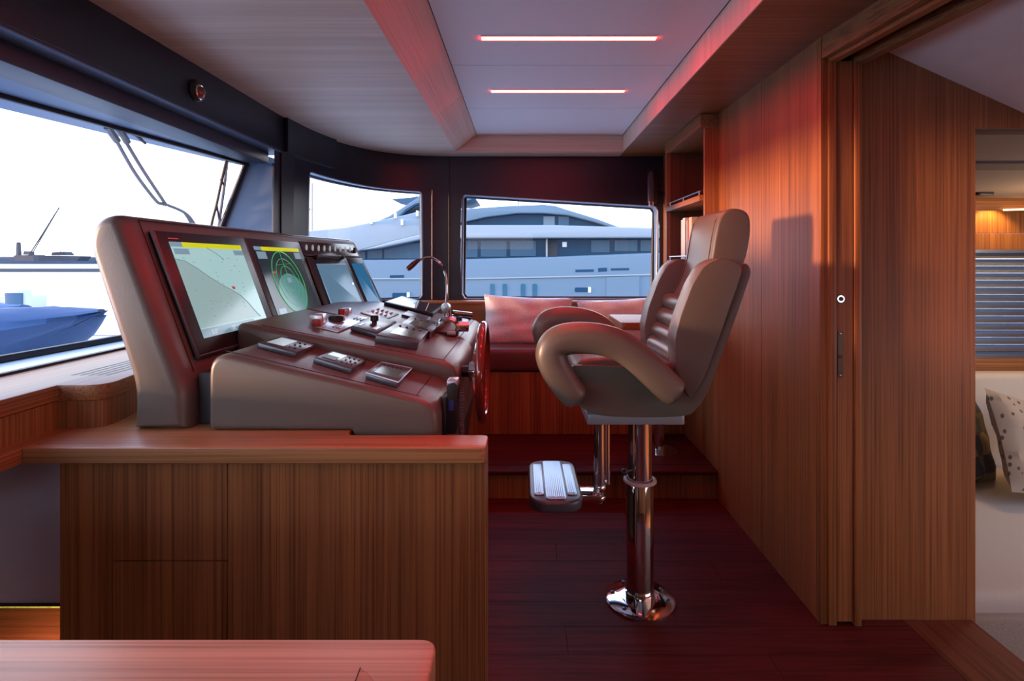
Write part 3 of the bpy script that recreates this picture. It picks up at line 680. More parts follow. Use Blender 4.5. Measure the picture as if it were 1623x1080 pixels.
# rounded near end: shrink rings about their centre
def shrink(r, y, s):
    cx_ = sum(p[0] for p in r)/len(r); cz_ = sum(p[2] for p in r)/len(r)
    return [(cx_+(p[0]-cx_)*s[0], y, max(.731, cz_+(p[2]-cz_)*s[1])) for p in r]
n0 = sect(1.5)
def inset(poly, d):
    out = []; N = len(poly)
    for i in range(N):
        p = Vector((poly[i][0], poly[i][2])); a = Vector((poly[i-1][0], poly[i-1][2])); b = Vector((poly[(i+1) % N][0], poly[(i+1) % N][2]))
        t1 = (p-a).normalized(); t2 = (b-p).normalized(); nn = Vector((t1.y+t2.y, -(t1.x+t2.x))).normalized()
        q_ = p+nn*d; out.append((q_.x, q_.y))
    return out
rnd = []
for k in range(6):
    a = k/6*math.pi/2; d = .032*(1-math.sin(a)); yy = 1.485+.045*(1-math.cos(a))
    rnd.append([(x, yy, max(z, .731)) for x, z in inset(n0, d)])
def flip_needed(): return sum((n0[i][0]*n0[(i+1) % len(n0)][2]-n0[(i+1) % len(n0)][0]*n0[i][2]) for i in range(len(n0)))
if flip_needed() > 0:
    rnd = []
    for k in range(6):
        a = k/6*math.pi/2; d = .032*(1-math.sin(a)); yy = 1.485+.045*(1-math.cos(a))
        rnd.append([(x, yy, max(z, .731)) for x, z in inset(n0, -d)])
housing = part('display_housing', ring_loft(rnd+rings), LEA, con)
def panel_pt(s, z, off=0.0):
    """point on the display face at distance s along it (depth y on the straight run)"""
    x = hx(z); k = (1.335-z)/(1.335-.87); kt = 0 if s <= 2.62 else (s-2.62)/.64
    e_ = kt if s > 2.62 else 0
    return Vector((x+e_*(.085+.095*k)+off*.94, s-e_*.16*k-off*.28*(1 if e_ else 0), z+off*.34))
def pquad(s0, s1, z0, z1, off): return [panel_pt(s0, z1, off), panel_pt(s1, z1, off), panel_pt(s1, z0, off), panel_pt(s0, z0, off)]
NP = Vector((.94, 0, .34)).normalized()
# surround panel edge stitch
part('surround_seam', tube([panel_pt(1.553, .88, .001), panel_pt(1.553, 1.318, .001), panel_pt(2.62, 1.322, .001), panel_pt(3.2, 1.322, .001)], .0018, 5), SEAM, housing)
def emis(name, col, st=1.0, rough=.12):
    st *= .52; return plain(name, (.02, .02, .02), rough, emit=col, estr=st, spec=.5)
SC_CH = emis('chart_water', (.36, .56, .57), .95); SC_LD = emis('chart_land', (.28, .40, .40), .95); SC_YL = emis('screen_yellow', (.62, .60, .01), .95)
SC_BL = emis('screen_bluegrey', (.20, .30, .38), .9); SC_WH = emis('screen_white', (.6, .68, .72), .95); SC_DK = emis('screen_dark', (.012, .035, .045), .7); SC_GR = emis('radar_green', (.03, .42, .10), .9)
SC_TL = emis('radar_teal', (.07, .24, .25), .8); SC_RD = emis('screen_red', (.5, .03, .03), .9); SC_B2 = emis('screen_sky_blue', (.10, .20, .30), .9); SC_B3 = emis('screen_deep_blue', (.01, .13, .27), .9); SC_DC = emis('chart_line', (.14, .24, .27), .9)
def display(s0, s1, z0, z1, label):
    d = part('display', slab(pquad(s0, s1, z0, z1, .0), NP, .018, .004), BLK, con, label)
    return d
def flat(name, parent, mat, s0, s1, z0, z1, off=.0195): return part(name, slab(pquad(s0, s1, z0, z1, off), NP, .0006), mat, parent, smooth=False)
d1 = display(1.575, 2.085, .918, 1.285, 'big display showing a coastal chart, nearest on the console')
part('bezel_edge', tube([panel_pt(1.575, 1.285, .012), panel_pt(1.575, .915, .012), panel_pt(2.085, .915, .012)], .007, 6), GREY, d1)
flat('chart', d1, SC_CH, 1.622, 2.032, .960, 1.252)
a0, a1, b0, b1 = 1.622, 2.032, .960, 1.252
def dp(k, h, off=.0202): return panel_pt(a0+(a1-a0)*k, b0+(b1-b0)*h, off)
coast = [(0, .82), (.1, .80), (.22, .72), (.34, .62), (.47, .53), (.6, .45), (.7, .38), (.78, .28), (.84, .18), (.9, .1)]
part('land', slab([dp(*p) for p in coast]+[dp(.9, .1), dp(0, .1)], NP, .0003), SC_LD, d1, smooth=False)
part('coast_line', tube([dp(k, h, .0206) for k, h in coast], .0014, 5), SC_DC, d1)
part('depth_line', join(tube([dp(.45, .95, .0206), dp(.55, .89, .0206), (dp(.64, .82, .0206))], .0012, 5), *[tube([dp(k, h, .0206), dp(k+.02, h-.008, .0206)], .0008, 5) for k, h in [(random.uniform(.08, .85), random.uniform(.2, .85)) for _ in range(40)]]), SC_DC, d1)
part('title_bar', slab([dp(.14, 1), dp(1, 1), dp(1, .945), (dp(.14, .945))], NP, .0005), SC_YL, d1, smooth=False)
part('menu_box', join(slab([dp(0, 1), dp(.14, 1), dp(.14, .95), dp(0, .95)], NP, .0005), slab([dp(.02, .93), dp(.2, .93), dp(.2, .87), dp(.02, .87)], NP, .0005), slab([dp(.84, .93), dp(1, .93), dp(1, .87), dp(.84, .87)], NP, .0005)), SC_BL, d1, smooth=False)
part('data_bar', slab([dp(0, .09), dp(.78, .09), dp(.72, 0), dp(0, 0)], NP, .0005), SC_BL, d1, smooth=False)
part('ship_mark', slab([dp(.61, .50), dp(.66, .49), dp(.65, .46), dp(.62, .465)], NP, .0008), SC_RD, d1, smooth=False)
UP = (panel_pt(1.7, 1.2)-panel_pt(1.7, 1.0))
for tx, k in (('0.0°', .16), ('-38°', .42), ('4.4', .66)): text('readout', tx, .022, SC_WH, d1, dp(k, .018, .0212), (0, 1, 0), UP)
part('button_row', join(*[box(0, 0, 0, 0, 0, 0) for _ in ()] or [ball(panel_pt(1.80+.028*k, .932, .019), .003, 6) for k in range(9)]), LGREY, d1)
part('badge', slab([dp(0, 1.04), dp(.12, 1.04), dp(.12, 1.03), dp(0, 1.03)], NP, .0004), SC_RD, d1, smooth=False)
d2 = display(2.092, 2.60, .918, 1.285, 'big display showing green radar rings, second along the console')
part('bezel_edge', tube([panel_pt(2.092, 1.285, .012), panel_pt(2.092, .915, .012)], .006, 6), GREY, d2)
a0, a1 = 2.128, 2.555
flat('radar_picture', d2, SC_DK, a0, a1, b0, b1)
cxr, czr = .5, .485
def ringpts(r, n=40): return [dp(cxr+r*math.cos(2*math.pi*k/n), czr+r*1.42*math.sin(2*math.pi*k/n)*.98, .0206) for k in range(n)]
bm = MB(); bm.faces.new([bm.verts.new(p) for p in [dp(cxr+.3*math.cos(2*math.pi*k/30), .33+.28*math.sin(2*math.pi*k/30), .0204) for k in range(30)]]); part('radar_echo', bm, SC_TL, d2, smooth=False)
for r_ in (.09, .17, .25, .325): part('range_ring', tube(ringpts(r_), .0011 if r_ < .3 else .002, 5, closed=True), SC_GR, d2)
part('heading_line', join(tube([dp(.5, .53, .0206), dp(.5, .93, .0206)], .001, 5), tube([dp(.33, .74, .0206), dp(.67, .76, .0206)], .0008, 5)), SC_GR, d2)
part('title_bar', slab([dp(.14, 1), dp(1, 1), dp(1, .945), (dp(.14, .945))], NP, .0005), SC_YL, d2, smooth=False)
part('menu_box', join(slab([dp(0, 1), dp(.14, 1), dp(.14, .95), dp(0, .95)], NP, .0005), slab([dp(.02, .93), dp(.2, .93), dp(.2, .83), dp(.02, .83)], NP, .0005), slab([dp(.84, .93), dp(.99, .93), dp(.99, .83), dp(.84, .83)], NP, .0005), slab([dp(.05, .14), dp(.2, .14), dp(.2, .05), dp(.05, .05)], NP, .0005), slab([dp(.46, .55), dp(.55, .55), dp(.55, .48), dp(.46, .48)], NP, .0005)), SC_BL, d2, smooth=False)
part('target_mark', slab([dp(.2, .65), dp(.27, .655), dp(.27, .63), dp(.2, .625)], NP, .0008), SC_RD, d2, smooth=False)
sp_ = part('switch_strip', slab(pquad(2.615, 3.20, 1.222, 1.292, .002), NP, .014, .003), plain('switch_panel', (.05, .045, .055), .18), con, 'glossy switch strip above the two small displays')
for k in range(9):
    s = 2.66+k*.058; part('switch', ball(panel_pt(s, 1.259, .017), .012, 10, (.35, .95, 1.5)), emis('switch_white', (.55, .56, .60), .45, .3), sp_)
part('knob', lathe([(0, 0), (.018, 0), (.016, .012), (0, .012)], panel_pt(3.175, 1.258, .016), 'x', 16), BLK, sp_)
d3 = display(2.625, 3.03, .92, 1.212, 'small display with pale blue picture under the switch strip')
flat('screen', d3, SC_B2, 2.69, 3.0, .955, 1.18)
part('bracket', join(tube([panel_pt(2.70, 1.216, .024), panel_pt(2.98, 1.216, .024)], .006, 8), ball(panel_pt(2.71, 1.212, .024), .012, 8), ball(panel_pt(2.98, 1.212, .024), .012, 8)), BLK, d3)
part('lit_spot', ball(panel_pt(2.98, 1.07, .02), .005, 8), emis('spot_white', (1, 1, .9), 3), d3)
d4 = display(3.04, 3.23, .92, 1.212, 'narrow display with deep blue picture at the far end')
flat('screen', d4, SC_B3, 3.06, 3.20, .955, 1.18)
# pods
ra, rb_ = .8134, -.192     # central pod plane z = ra + rb*x
na, nb_ = .749, -.235      # near pod plane
def onC(u, v): t = (ra-H)/((CY-v)/F-rb_*(u-CX)/F); return Vector(((u-CX)/F*t, t, H+(CY-v)/F*t))
def onN(u, v): t = (na-H)/((CY-v)/F-nb_*(u-CX)/F); return Vector(((u-CX)/F*t, t, H+(CY-v)/F*t))
NC = Vector((.192, 0, 1)).normalized(); NN = Vector((.235, 0, 1)).normalized()
npoly = rpoly([(-.868, .7312), (-.471, .7312), (-.471, .42), (-.255, .42), (-.235, .70), (-.235, na+.235*.235), (-.868, na+.235*.868)], [0, 0, 0, .02, .02, .06, .07], 6)
pod1 = part('instrument_pod', prism(npoly, 'y', 1.485, 1.80, .032, 4, 35), LEA, con, 'low wedge pod nearest the worktop')
def cpoly(nose): return rpoly([(-.955, .7312), (-.471, .7312), (-.471, .45), (-.27, .45), (nose-.02, .66), (nose, ra-rb_*-nose if False else ra+rb_*nose), (-.955, ra+.192*.955)], [0, 0, 0, .03, .05, .055, .03], 6)
pod2 = part('instrument_pod', prism(cpoly(-.213), 'y', 1.792, 2.332, .022, 3, 35), LEA, con, 'raised middle pod carrying switches')
pod3 = part('instrument_pod', prism(cpoly(-.226), 'y', 2.336, 3.06, .022, 3, 35), LEA, con, 'far raised pod carrying the throttle')
part('pod_base', box(-.93, -.86, 1.545, 1.79, .7312, .88, .004), plain('grey_base_front', (.04, .045, .055), .6), con)
part('pod_base', box(-1.08, -.958, 1.56, 3.0, .7312, .90, .01), plain('grey_base', (.04, .045, .055), .6), con)
part('pedestal', prism([(-.95, 0.0), (-.34, 0.0), (-.27, .46), (-.95, .46)], 'y', 2.105, 3.02), LEA_D, con)
for pd, yv in ((pod1, 1.70),): part('seam', join(tube([Vector((-.84, 1.522, na+.235*.84+.0003)), Vector((-.29, 1.522, na+.235*.29+.0003))], .0014, 5), tube([Vector((-.30, 1.522, na+.235*.30+.0004)), Vector((-.30, 1.79, na+.235*.30+.0004))], .0018, 5)), SEAM, pd)
part('seam', join(tube([Vector((-.88, 1.818, ra+.192*.88+.0004)), Vector((-.26, 1.818, ra+.192*.26+.0004))], .0014, 5), tube([Vector((-.268, 1.818, ra+.192*.268+.0004)), Vector((-.268, 2.328, ra+.192*.268+.0004))], .0018, 5)), SEAM, pod2)
part('seam', tube([Vector((-.275, 2.34, ra+.192*.275+.0004)), Vector((-.275, 3.05, ra+.192*.275+.0004))], .0018, 5), SEAM, pod3)
def unit(fn, n_, corners, h, mat, label, bev=.003, name='instrument'):
    return part(name, slab([fn(*c) for c in corners], n_, h, bev), mat, con, label)
def lerpq(q, a, b): return (q[0]*(1-a)+q[1]*a)*(1-b)+(q[3]*(1-a)+q[2]*a)*b
def sub(o, q, n_, h, a0, a1, b0, b1, dh, mat, name):
    return part(name, slab([lerpq(q, a0, b0), lerpq(q, a1, b0), lerpq(q, a1, b1), lerpq(q, a0, b1)], n_, dh, 0, h), mat, o, smooth=False)
def buttons(o, q, n_, h, pts, mat, r=.004):
    for a, b in pts: part('button', ball(lerpq(q, a, b)+n_*h, r, 6, (1, 1, .6)), mat, o)
INSTR = plain('instrument_grey', (.085, .09, .115), .27, .25, .7)
SC_G1 = emis('lcd_pale', (.42, .45, .47), .7, .2); SC_G2 = emis('lcd_dim', (.10, .09, .09), .5, .15)
def near_instr(c, label, s, lcd):
    q = [onN(*p) for p in c]; o = unit(onN, NN, c, .018, INSTR, label, .004)
    sub(o, q, NN, .018, *s, .001, lcd, 'screen')
    return o, q
c1 = [(406, 552), (443, 541), (499, 554), (470, 569)]        # left, back, right, front  -> a: left->back , b: ->front/right
o, q = near_instr([(406, 552), (443, 541), (499, 554), (468, 568)], 'grey control head with pale screen, left of the three', (.2, .85, .12, .55), SC_G1)
buttons(o, q, NN, .019, [(a, b) for a in (.25, .5, .75) for b in (.68, .82)], BTN)
o, q = near_instr([(495, 576), (525, 564), (579, 579), (556, 594)], 'grey control head with bright strip screen, middle of the three', (.35, .85, .1, .5), SC_G1)
sub(o, q, NN, .0191, .2, .5, .1, .45, .0006, BLK, 'screen_mask'); buttons(o, q, NN, .019, [(a, b) for a in (.25, .5, .75) for b in (.62, .75, .88)], BTN, .0035)
o, q = near_instr([(578, 601), (603, 583), (651, 593), (629, 616)], 'grey square instrument with dark screen, right of the three', (.18, .72, .15, .85), SC_G2)
part('rim', tube([p+NN*.0185 for p in q], .002, 5, closed=True), LGREY, o); buttons(o, q, NN, .019, [(.86, .15+.14*k) for k in range(6)], BTN, .003)
# central pod units
o = unit(onC, NC, [(494, 518), (545, 497), (588, 507), (536, 528)], .006, PLATE, 'white switch plate with black and red knobs', .002, 'switch_plate')
qq = [onC(*p) for p in [(494, 518), (545, 497), (588, 507), (536, 528)]]
part('black_knob', lathe([(.032, 0), (.030, .018), (.022, .022), (0, .022)], onC(533, 511)+NC*.006, 'z', 20), BLK, o)
part('red_knob', lathe([(.014, 0), (.014, .03), (0, .032)], onC(541, 503)+NC*.006, 'z', 14), REDP, o)
part('guard', join(box(*(lambda p: (p.x-.03, p.x+.02, p.y-.02, p.y+.03, p.z+.004, p.z+.042))(onC(506, 515)), .006)), PLATE, o)
part('red_tab', box(*(lambda p: (p.x-.008, p.x+.022, p.y-.03, p.y-.016, p.z+.004, p.z+.03))(onC(503, 518)), .003), REDP, o)
part('guard', box(*(lambda p: (p.x-.02, p.x+.02, p.y-.02, p.y+.02, p.z+.004, p.z+.03))(onC(549, 499)), .005), PLATE, o)
part('rocker', join(*[slab([lerpq(qq, a, b), lerpq(qq, a+.13, b), lerpq(qq, a+.13, b+.05), lerpq(qq, a, b+.05)], NC, .004, 0, .006) for a, b in ((.1, .62), (.1, .74), (.1, .86), (.72, .62), (.72, .74), (.72, .86))]), INSTR, o)
o = unit(onC, NC, [(554, 525), (588, 507), (628, 517), (596, 537)], .022, INSTR, 'grey joystick pad with small black stick', .008, 'joystick_pad')
part('stick', lathe([(.011, 0), (.010, .008), (.016, .012), (.016, .03), (.012, .034), (0, .034)], onC(592, 521)+NC*.02, 'z', 14), BLK, o)
qq = [onC(*p) for p in [(554, 525), (588, 507), (628, 517), (596, 537)]]
part('label_plate', join(slab([lerpq(qq, .1, .2), lerpq(qq, .3, .2), lerpq(qq, .3, .28), lerpq(qq, .1, .28)], NC, .002, 0, .022), slab([lerpq(qq, .1, .72), lerpq(qq, .28, .72), lerpq(qq, .28, .88), lerpq(qq, .1, .88)], NC, .004, 0, .022)), LGREY, o)
for c, lb in (([(593, 544), (628, 522), (679, 534), (661, 556)], 'grey autopilot head with lit screen, nearer of the pair'), ([(631, 525), (650, 511), (700, 522), (681, 538)], 'grey autopilot head with dark screen, farther of the pair')):
    q = [onC(*p) for p in c]; o = unit(onC, NC, c, .03, INSTR, lb, .004)
    sub(o, q, NC, .0305, .2, .65, .22, .80, .001, SC_G2, 'screen')
    if 'lit' in lb: sub(o, q, NC, .0315, .22, .63, .22, .45, .0006, SC_G1, 'pale_area')
    buttons(o, q, NC, .031, [(.78, .2+.2*k) for k in range(4)], BTN, .006)
unit(onC, NC, [(571, 497), (575, 495.5), (604, 503.5), (600, 505.5)], .006, WHT, 'white strip light bar on the pod', .001, 'trim_bar')
o = unit(onC, NC, [(577, 497), (597, 489), (632, 499), (610, 508)], .005, GREY, 'blue grey panel with two rows of toggle switches', .001, 'toggle_panel')
for a in (.3, .72):
    for k in range(4):
        qq = [onC(*p) for p in [(577, 497), (597, 489), (632, 499), (610, 508)]]; p = lerpq(qq, a, .15+.2*k)
        part('toggle', tube([p+NC*.005, p+NC*.010+Vector((.014, 0, 0))], .0045, 6), WHT, o)
o = unit(onC, NC, [(608, 484), (636, 474), (701, 491), (686, 503)], .02, BLK, 'flat glossy touch screen lying on the pod', .004, 'touch_screen')
qq = [onC(*p) for p in [(608, 484), (636, 474), (701, 491), (686, 503)]]; sub(o, qq, NC, .0205, .06, .94, .04, .96, .001, plain('glossy_glass', (.10, .12, .14), .05, coat=1), 'glass')
sub(o, qq, NC, .0216, .12, .88, .08, .45, .0004, emis('pad_reflection', (.42, .50, .56), .7, .06), 'pale_area')  # glowing patch stands in for the light blue reflection on the glass
unit(onC, NC, [(636, 502), (646, 496), (682, 505.5), (673, 512)], .012, GREY, 'small grey module beside the touch screen', .002, 'module')
unit(onC, NC, [(660, 517), (676, 508), (700, 513), (690, 521)], .008, LGREY, 'small pale switch plate beside the throttle', .002, 'module')
o = unit(onC, NC, [(713, 517), (716, 504), (742, 509), (737, 522)], .010, LGREY, 'pale plate with black knob at the far end', .002, 'module')
part('knob', lathe([(.016, 0), (.016, .022), (0, .024)], onC(727, 512)+NC*.01, 'z', 14), BLK, o)
o = unit(onC, NC, [(717, 503), (718, 497), (748, 500), (746, 507)], .012, BLK, 'black module with chrome roller at the far end', .002, 'module')
part('roller', tube([onC(717, 502)+NC*.022, onC(746, 505)+NC*.022], .014, 12), CHR, o)
# throttle
tb = onC(711, 529)
th = thing('throttle_lever', 'chrome throttle lever with round base on the helm pod', 'lever', tb)
part('base', prism(rpoly([(tb.x-.045, tb.y-.05), (tb.x+.045, tb.y-.05), (tb.x+.045, tb.y+.05), (tb.x-.045, tb.y+.05)], .02), 'z', tb.z-.004, tb.z+.012, .003), BLK, th)
part('drum', lathe([(0, -.035), (.036, -.035), (.04, -.03), (.04, .03), (.036, .035), (0, .035)], tb+Vector((0, 0, .03)), 'y', 24), CHR, th)
part('arch', tube([tb+Vector((.048*math.cos(a), -.03, .02+.05*math.sin(a))) for a in [math.pi*k/10 for k in range(11)]], (.007, .012), 8), CHR, th)
hp = P(707, 489, tb.y)
part('lever', tube([tb+Vector((-.012, 0, .05)), (tb+Vector((0, 0, .05)))*.5+hp*.5, hp], [.019, .016, .018], 12), CHR, th)
part('grip', lathe([(0, -.03), (.018, -.028), (.021, -.01), (.021, .01), (.018, .028), (0, .03)], hp+Vector((0, 0, .004)), 'y', 18), ALU, th)
part('tab', box(tb.x+.0, tb.x+.04, tb.y-.062, tb.y-.048, tb.z, tb.z+.018, .003), LGREY, th)
part('side_drum', tube([tb+Vector((.04, .02, .03)), tb+Vector((.085, .03, .028))], .024, 14), CHR, th)
# gooseneck
YG_ = 2.60
gb = onC(704, 516); YG_ = gb.y
gn = thing('gooseneck_microphone', 'slim chrome gooseneck microphone with brown tip over the console', 'microphone', gb)
pts = smooth_path([gb, P(705, 500, YG_), P(708, 470, YG_), P(707, 440, YG_), P(700, 420, YG_), P(688, 410, YG_), P(676, 408.5, YG_), P(665, 412, YG_)], 6)
part('neck', tube(pts, .0055, 8), CHR, gn)
part('tip', tube([P(666, 411.5, YG_), P(660, 415, YG_), P(655, 419, YG_), P(647, 426, YG_)], [.006, .011, .014, .014], 10), plain('brown_metal', (.16, .06, .05), .3, .6), gn)
part('grille', tube([P(647, 426, YG_), P(645.4, 427.3, YG_)], .011, 10), LGREY, gn)
part('foot', lathe([(0, 0), (.028, 0), (.026, .012), (.012, .02), (0, .02)], gb, 'z', 18), CHR, gn)
# wheel
wx, wy, wz, wrr = -.142, 1.95, .80, .166
sw = thing('steering_wheel', 'varnished red brown steering wheel seen edge on beside the console', 'steering wheel', (wx, wy, wz))
part('rim', tube([(wx-.10*0+.0, wy+wrr*math.cos(2*math.pi*k/40), wz+wrr*math.sin(2*math.pi*k/40)) for k in range(40)], .0165, 12, closed=True), WHEEL, sw)
for k in range(3):
    a = math.pi/2+2*math.pi*k/3; part('spoke', tube([(wx-.03, wy+.03*math.cos(a), wz+.03*math.sin(a)), (wx-.02, wy+.1*math.cos(a), wz+.1*math.sin(a)), (wx, wy+wrr*math.cos(a), wz+wrr*math.sin(a))], [.012, .010, .008], 8), CHR, sw)
part('hub', lathe([(0, -.02), (.035, -.02), (.038, .0), (.03, .012), (0, .014)], (wx-.03, wy, wz), 'x', 24), CHR, sw)
part('shaft', tube([(-.245, wy, wz), (wx-.045, wy, wz)], .02, 12), BLK, sw)
# handset
hs = thing('radio_handset', 'black radio handset with coiled cord on the pod end', 'handset', (-.21, 1.6, .70))
part('cradle', box(-.237, -.222, 1.575, 1.655, .66, .80, .004), BLK, hs)
part('body', prism(rpoly([(-.222, .69), (-.222, .835), (-.20, .842), (-.19, .83), (-.196, .69)], .006), 'y', 1.585, 1.645, .005), BLK, hs)
part('cap', box(-.224, -.192, 1.588, 1.642, .828, .847, .004), LGREY, hs)
part('side_key', box(-.2165, -.203, 1.5825, 1.586, .76, .79), plain('blue_key', (.03, .06, .35), .4), hs)
part('cord', tube([Vector((-.184+.007*math.cos(k*1.05), 1.625+.007*math.sin(k*1.05), .815-.0011*k)) for k in range(240)], .0022, 5), plain('cord_red', (.09, .025, .025), .4), hs)

# ================================================================== HELM CHAIR
CYc = 1.92
ch = thing('helm_chair', 'taupe leather helm chair with looped armrests on chrome pedestal', 'chair', (.416, CYc, 0))
flange_c = (.416, 1.906, 0)
fl_ = part('flange', lathe([(0, 0), (.121, 0), (.121, .007), (.112, .012), (.06, .013), (0, .013)], flange_c, 'z', 48), CHR, ch)
for a in (25, 115, 165, 225, 345): part('bolt', lathe([(.008, .011), (.008, .0155), (.004, .0165), (0, .0165)], (flange_c[0]+.096*math.cos(math.radians(a)), flange_c[1]+.096*math.sin(math.radians(a)), 0), 'z', 10), plain('bolt_dark', (.12, .12, .14), .3, .9), fl_)
part('lower_column', lathe([(.052, .012), (.052, .035), (.0475, .037), (.0475, .415), (.045, .42), (0, .42)], flange_c, 'z', 40), CHR, ch)
part('collar', tube([(flange_c[0]+.052*math.cos(2*math.pi*k/36), flange_c[1]+.052*math.sin(2*math.pi*k/36), .425) for k in range(36)], (.007, .006), 8, closed=True), plain('pink_collar', (.55, .42, .44), .4), ch)
part('upper_column', lathe([(.042, .41), (.042, .66), (0, .66)], flange_c, 'z', 36), CHR, ch)
part('column_knob', join(ball((.352, 1.86, .47), .012, 10), tube([(.352, 1.86, .47), (.385, 1.88, .47)], .006, 8)), BLK, ch)
part('mount_plate', prism(rpoly([(.217, 1.80), (.545, 1.80), (.545, 2.04), (.217, 2.04)], .012), 'z', .652, .686, .003), plain('lilac_alu', (.42, .42, .48), .4, .5), ch)
# footrest
part('footrest_post', join(tube([(.262, 1.83, .655), (.262, 1.83, .40)], .019, 14), tube([(.292, 1.86, .655), (.292, 1.86, .43)], .012, 12), ball((.262, 1.83, .43), .022, 12), ball((.262, 1.83, .395), .021, 12)), CHR, ch)
part('footrest_arm', box(.185, .262, 1.78, 1.87, .405, .425, .004), CHR, ch)
fr_ = part('footrest', prism(rpoly([(.021, 1.67), (.193, 1.67), (.193, 2.03), (.021, 2.03)], .07, 8), 'z', .415, .45, .008), GREY, ch, 'grey oval footrest with three ribbed metal treads')
for x0, x1, y0, y1 in ((.038, .069, 1.72, 1.98), (.0745, .1395, 1.69, 2.01), (.145, .176, 1.72, 1.98)):
    part('tread', prism(rpoly([(x0, y0), (x1, y0), (x1, y1), (x0, y1)], .012), 'z', .449, .4535, .001), ALU, fr_)
    part('tread_rib', join(*[box(x0+.003+k*.006, x0+.006+k*.006, y0+.012, y1-.012, .453, .4548) for k in range(int((x1-x0-.004)/.006))]), ALU, fr_)
# shell
shell = [(.15, .785), (.165, .755), (.21, .728), (.28, .712), (.49, .712), (.545, .735), (.585, .80), (.65, .97), (.703, 1.12), (.716, 1.165), (.705, 1.19), (.685, 1.185), (.668, 1.13), (.615, .97), (.56, .85), (.50, .79), (.44, .775), (.20, .79)]
part('shell', prism([tuple(p)[:2] for p in smooth_path([(a, b, 0) for a, b in shell+[shell[0]]], 4)][:-1], 'y', CYc-.235, CYc+.235, .03, 4, 45), LEA, ch)
part('seat', prism(rpoly([(.165, .775), (.165, .885), (.30, .893), (.53, .865), (.53, .775)], [.03, .045, .05, .03, .02], 6), 'y', CYc-.205, CYc+.205, .035, 4, 40), LEA, ch)
# side panels below arms
for s in (-1, 1):
    yo = CYc+s*.222
    part('side_panel', prism(rpoly(PP([(905, 578), (990, 580), (1040, 612), (1052, 634), (1000, 640), (930, 645), (915, 630)], 1.70), .012), 'y', yo-.014, yo+.014, .006), LEA, ch)
def wing(s):
    y = CYc+s*.205
    pts = rpoly([(X(u, 1.69), Z(v, 1.69)) for u, v in [(1090, 632), (1070, 585), (1066, 540), (1074, 505), (1094, 452), (1112, 421), (1135, 409), (1160, 413), (1174, 424), (1166, 450), (1140, 525), (1112, 600)]], .018, 3)
    return prism(pts, 'y', y-.045, y+.045, .024, 4, 50)
for s in (-1, 1): part('back_bolster', wing(s), LEA, ch)
# headrest + upper back cushion
hd = [(.565, 1.065), (.60, 1.13), (.622, 1.20), (.635, 1.28), (.648, 1.335), (.668, 1.365), (.70, 1.374), (.735, 1.366), (.752, 1.34), (.752, 1.28), (.735, 1.20), (.70, 1.12), (.665, 1.05)]
part('headrest', prism([tuple(p)[:2] for p in smooth_path([(a, b, 0) for a, b in hd+[hd[0]]], 4)][:-1], 'y', CYc-.145, CYc+.145, .028, 4, 45), LEA, ch)
for s in (-1, 1): part('headrest_seam', tube([(a, CYc+s*.117, b) for a, b in ((.566, 1.07), (.601, 1.132), (.622, 1.20), (.634, 1.28), (.647, 1.336), (.668, 1.366))], .0015, 5), SEAM, ch)
for k, (a, b) in enumerate(((.567, 1.045), (.546, .99), (.525, .935), (.508, .885))):
    part('lumbar_roll', tube([(a, CYc-.155+.31*j/8, b) for j in range(9)], (.032, .030), 14, side=(1, 0, 0)), LEA, ch)
part('back_core', prism([(.50, .85), (.575, 1.07), (.67, 1.07), (.60, .85)], 'y', CYc-.16, CYc+.16), LEA, ch)
# armrests
def arm(s):
    Ya = CYc+s*.28
    cl = [(917, 634), (904, 619), (888, 597), (876, 574), (873, 557), (881, 543), (899, 536), (925, 534.5), (955, 538), (985, 549), (1015, 572), (1042, 598), (1060, 615), (1072, 624)]
    pts = smooth_path([(X(u, 1.655), Ya, Z(v, 1.655)) for u, v in cl], 4); N = len(pts); rr = []
    for i in range(N):
        k = i/(N-1); t_ = .045+.003*math.sin(math.pi*k)
        if k < .15: t_ = .040+.035*k
        e_ = min(i, N-1-i); e_ = math.sqrt(max(.06, 1-(1-min(1, e_/3))**2))
        rr.append((t_*e_, .046*(.4+.6*e_)))
    bm = tube(pts, rr, 20, side=(0, 1, 0), power=.78); return bm
for s in (-1, 1):
    o = part('armrest', arm(s), LEA, ch)
# ================================================================== BENCH, PILLOWS, DINETTE, SHELF
bn = thing('bench', 'built-in teak bench with brown seat cushion under the aft window', 'bench', (.2, 3.5, .145))
for a, b in ((-.75, -.02), (-.018, .48), (.482, .984)): part('front_panel', box(a, b, 3.26, 3.28, .15, .527), W_V, bn, smooth=False)
part('base', box(-.75, .984, 3.28, 3.78, .146, .527), SEAM, bn)
part('cushion', box(-.75, .984, 3.24, 3.70, .528, .669, .03, 4), LEA_R, bn)
part('back_panel', box(-.75, .984, 3.70, 3.73, .527, .905), W_X, bn, smooth=False)
part('back_ledge', box(-.75, .984, 3.69, 3.795, .905, .925, .003), W_X, bn)
pillow_obj('seat_pillow', 'pink beige shimmering pillow on the bench beside the steering wheel', .60, .345, .17, (.035, 3.56, .80), (math.radians(-14), math.radians(2), 0), PILL, 'pillows on the bench')
pillow_obj('seat_pillow', 'pink beige shimmering pillow on the bench behind the small table', .58, .33, .16, (.66, 3.58, .79), (math.radians(-12), math.radians(-3), 0), PILL, 'pillows on the bench')
dt = thing('dinette_table', 'small teak table on chrome pedestal behind the helm chair', 'table', (.76, 2.99, .145))
part('top', prism(rpoly([(.508, 2.75), (.975, 2.75), (.975, 3.18), (.508, 3.18)], .03), 'z', .845, .885, .004), W_X, dt)
part('column', lathe([(.028, .15), (.028, .845), (0, .845)], (.76, 2.99, 0), 'z', 24), CHR, dt)
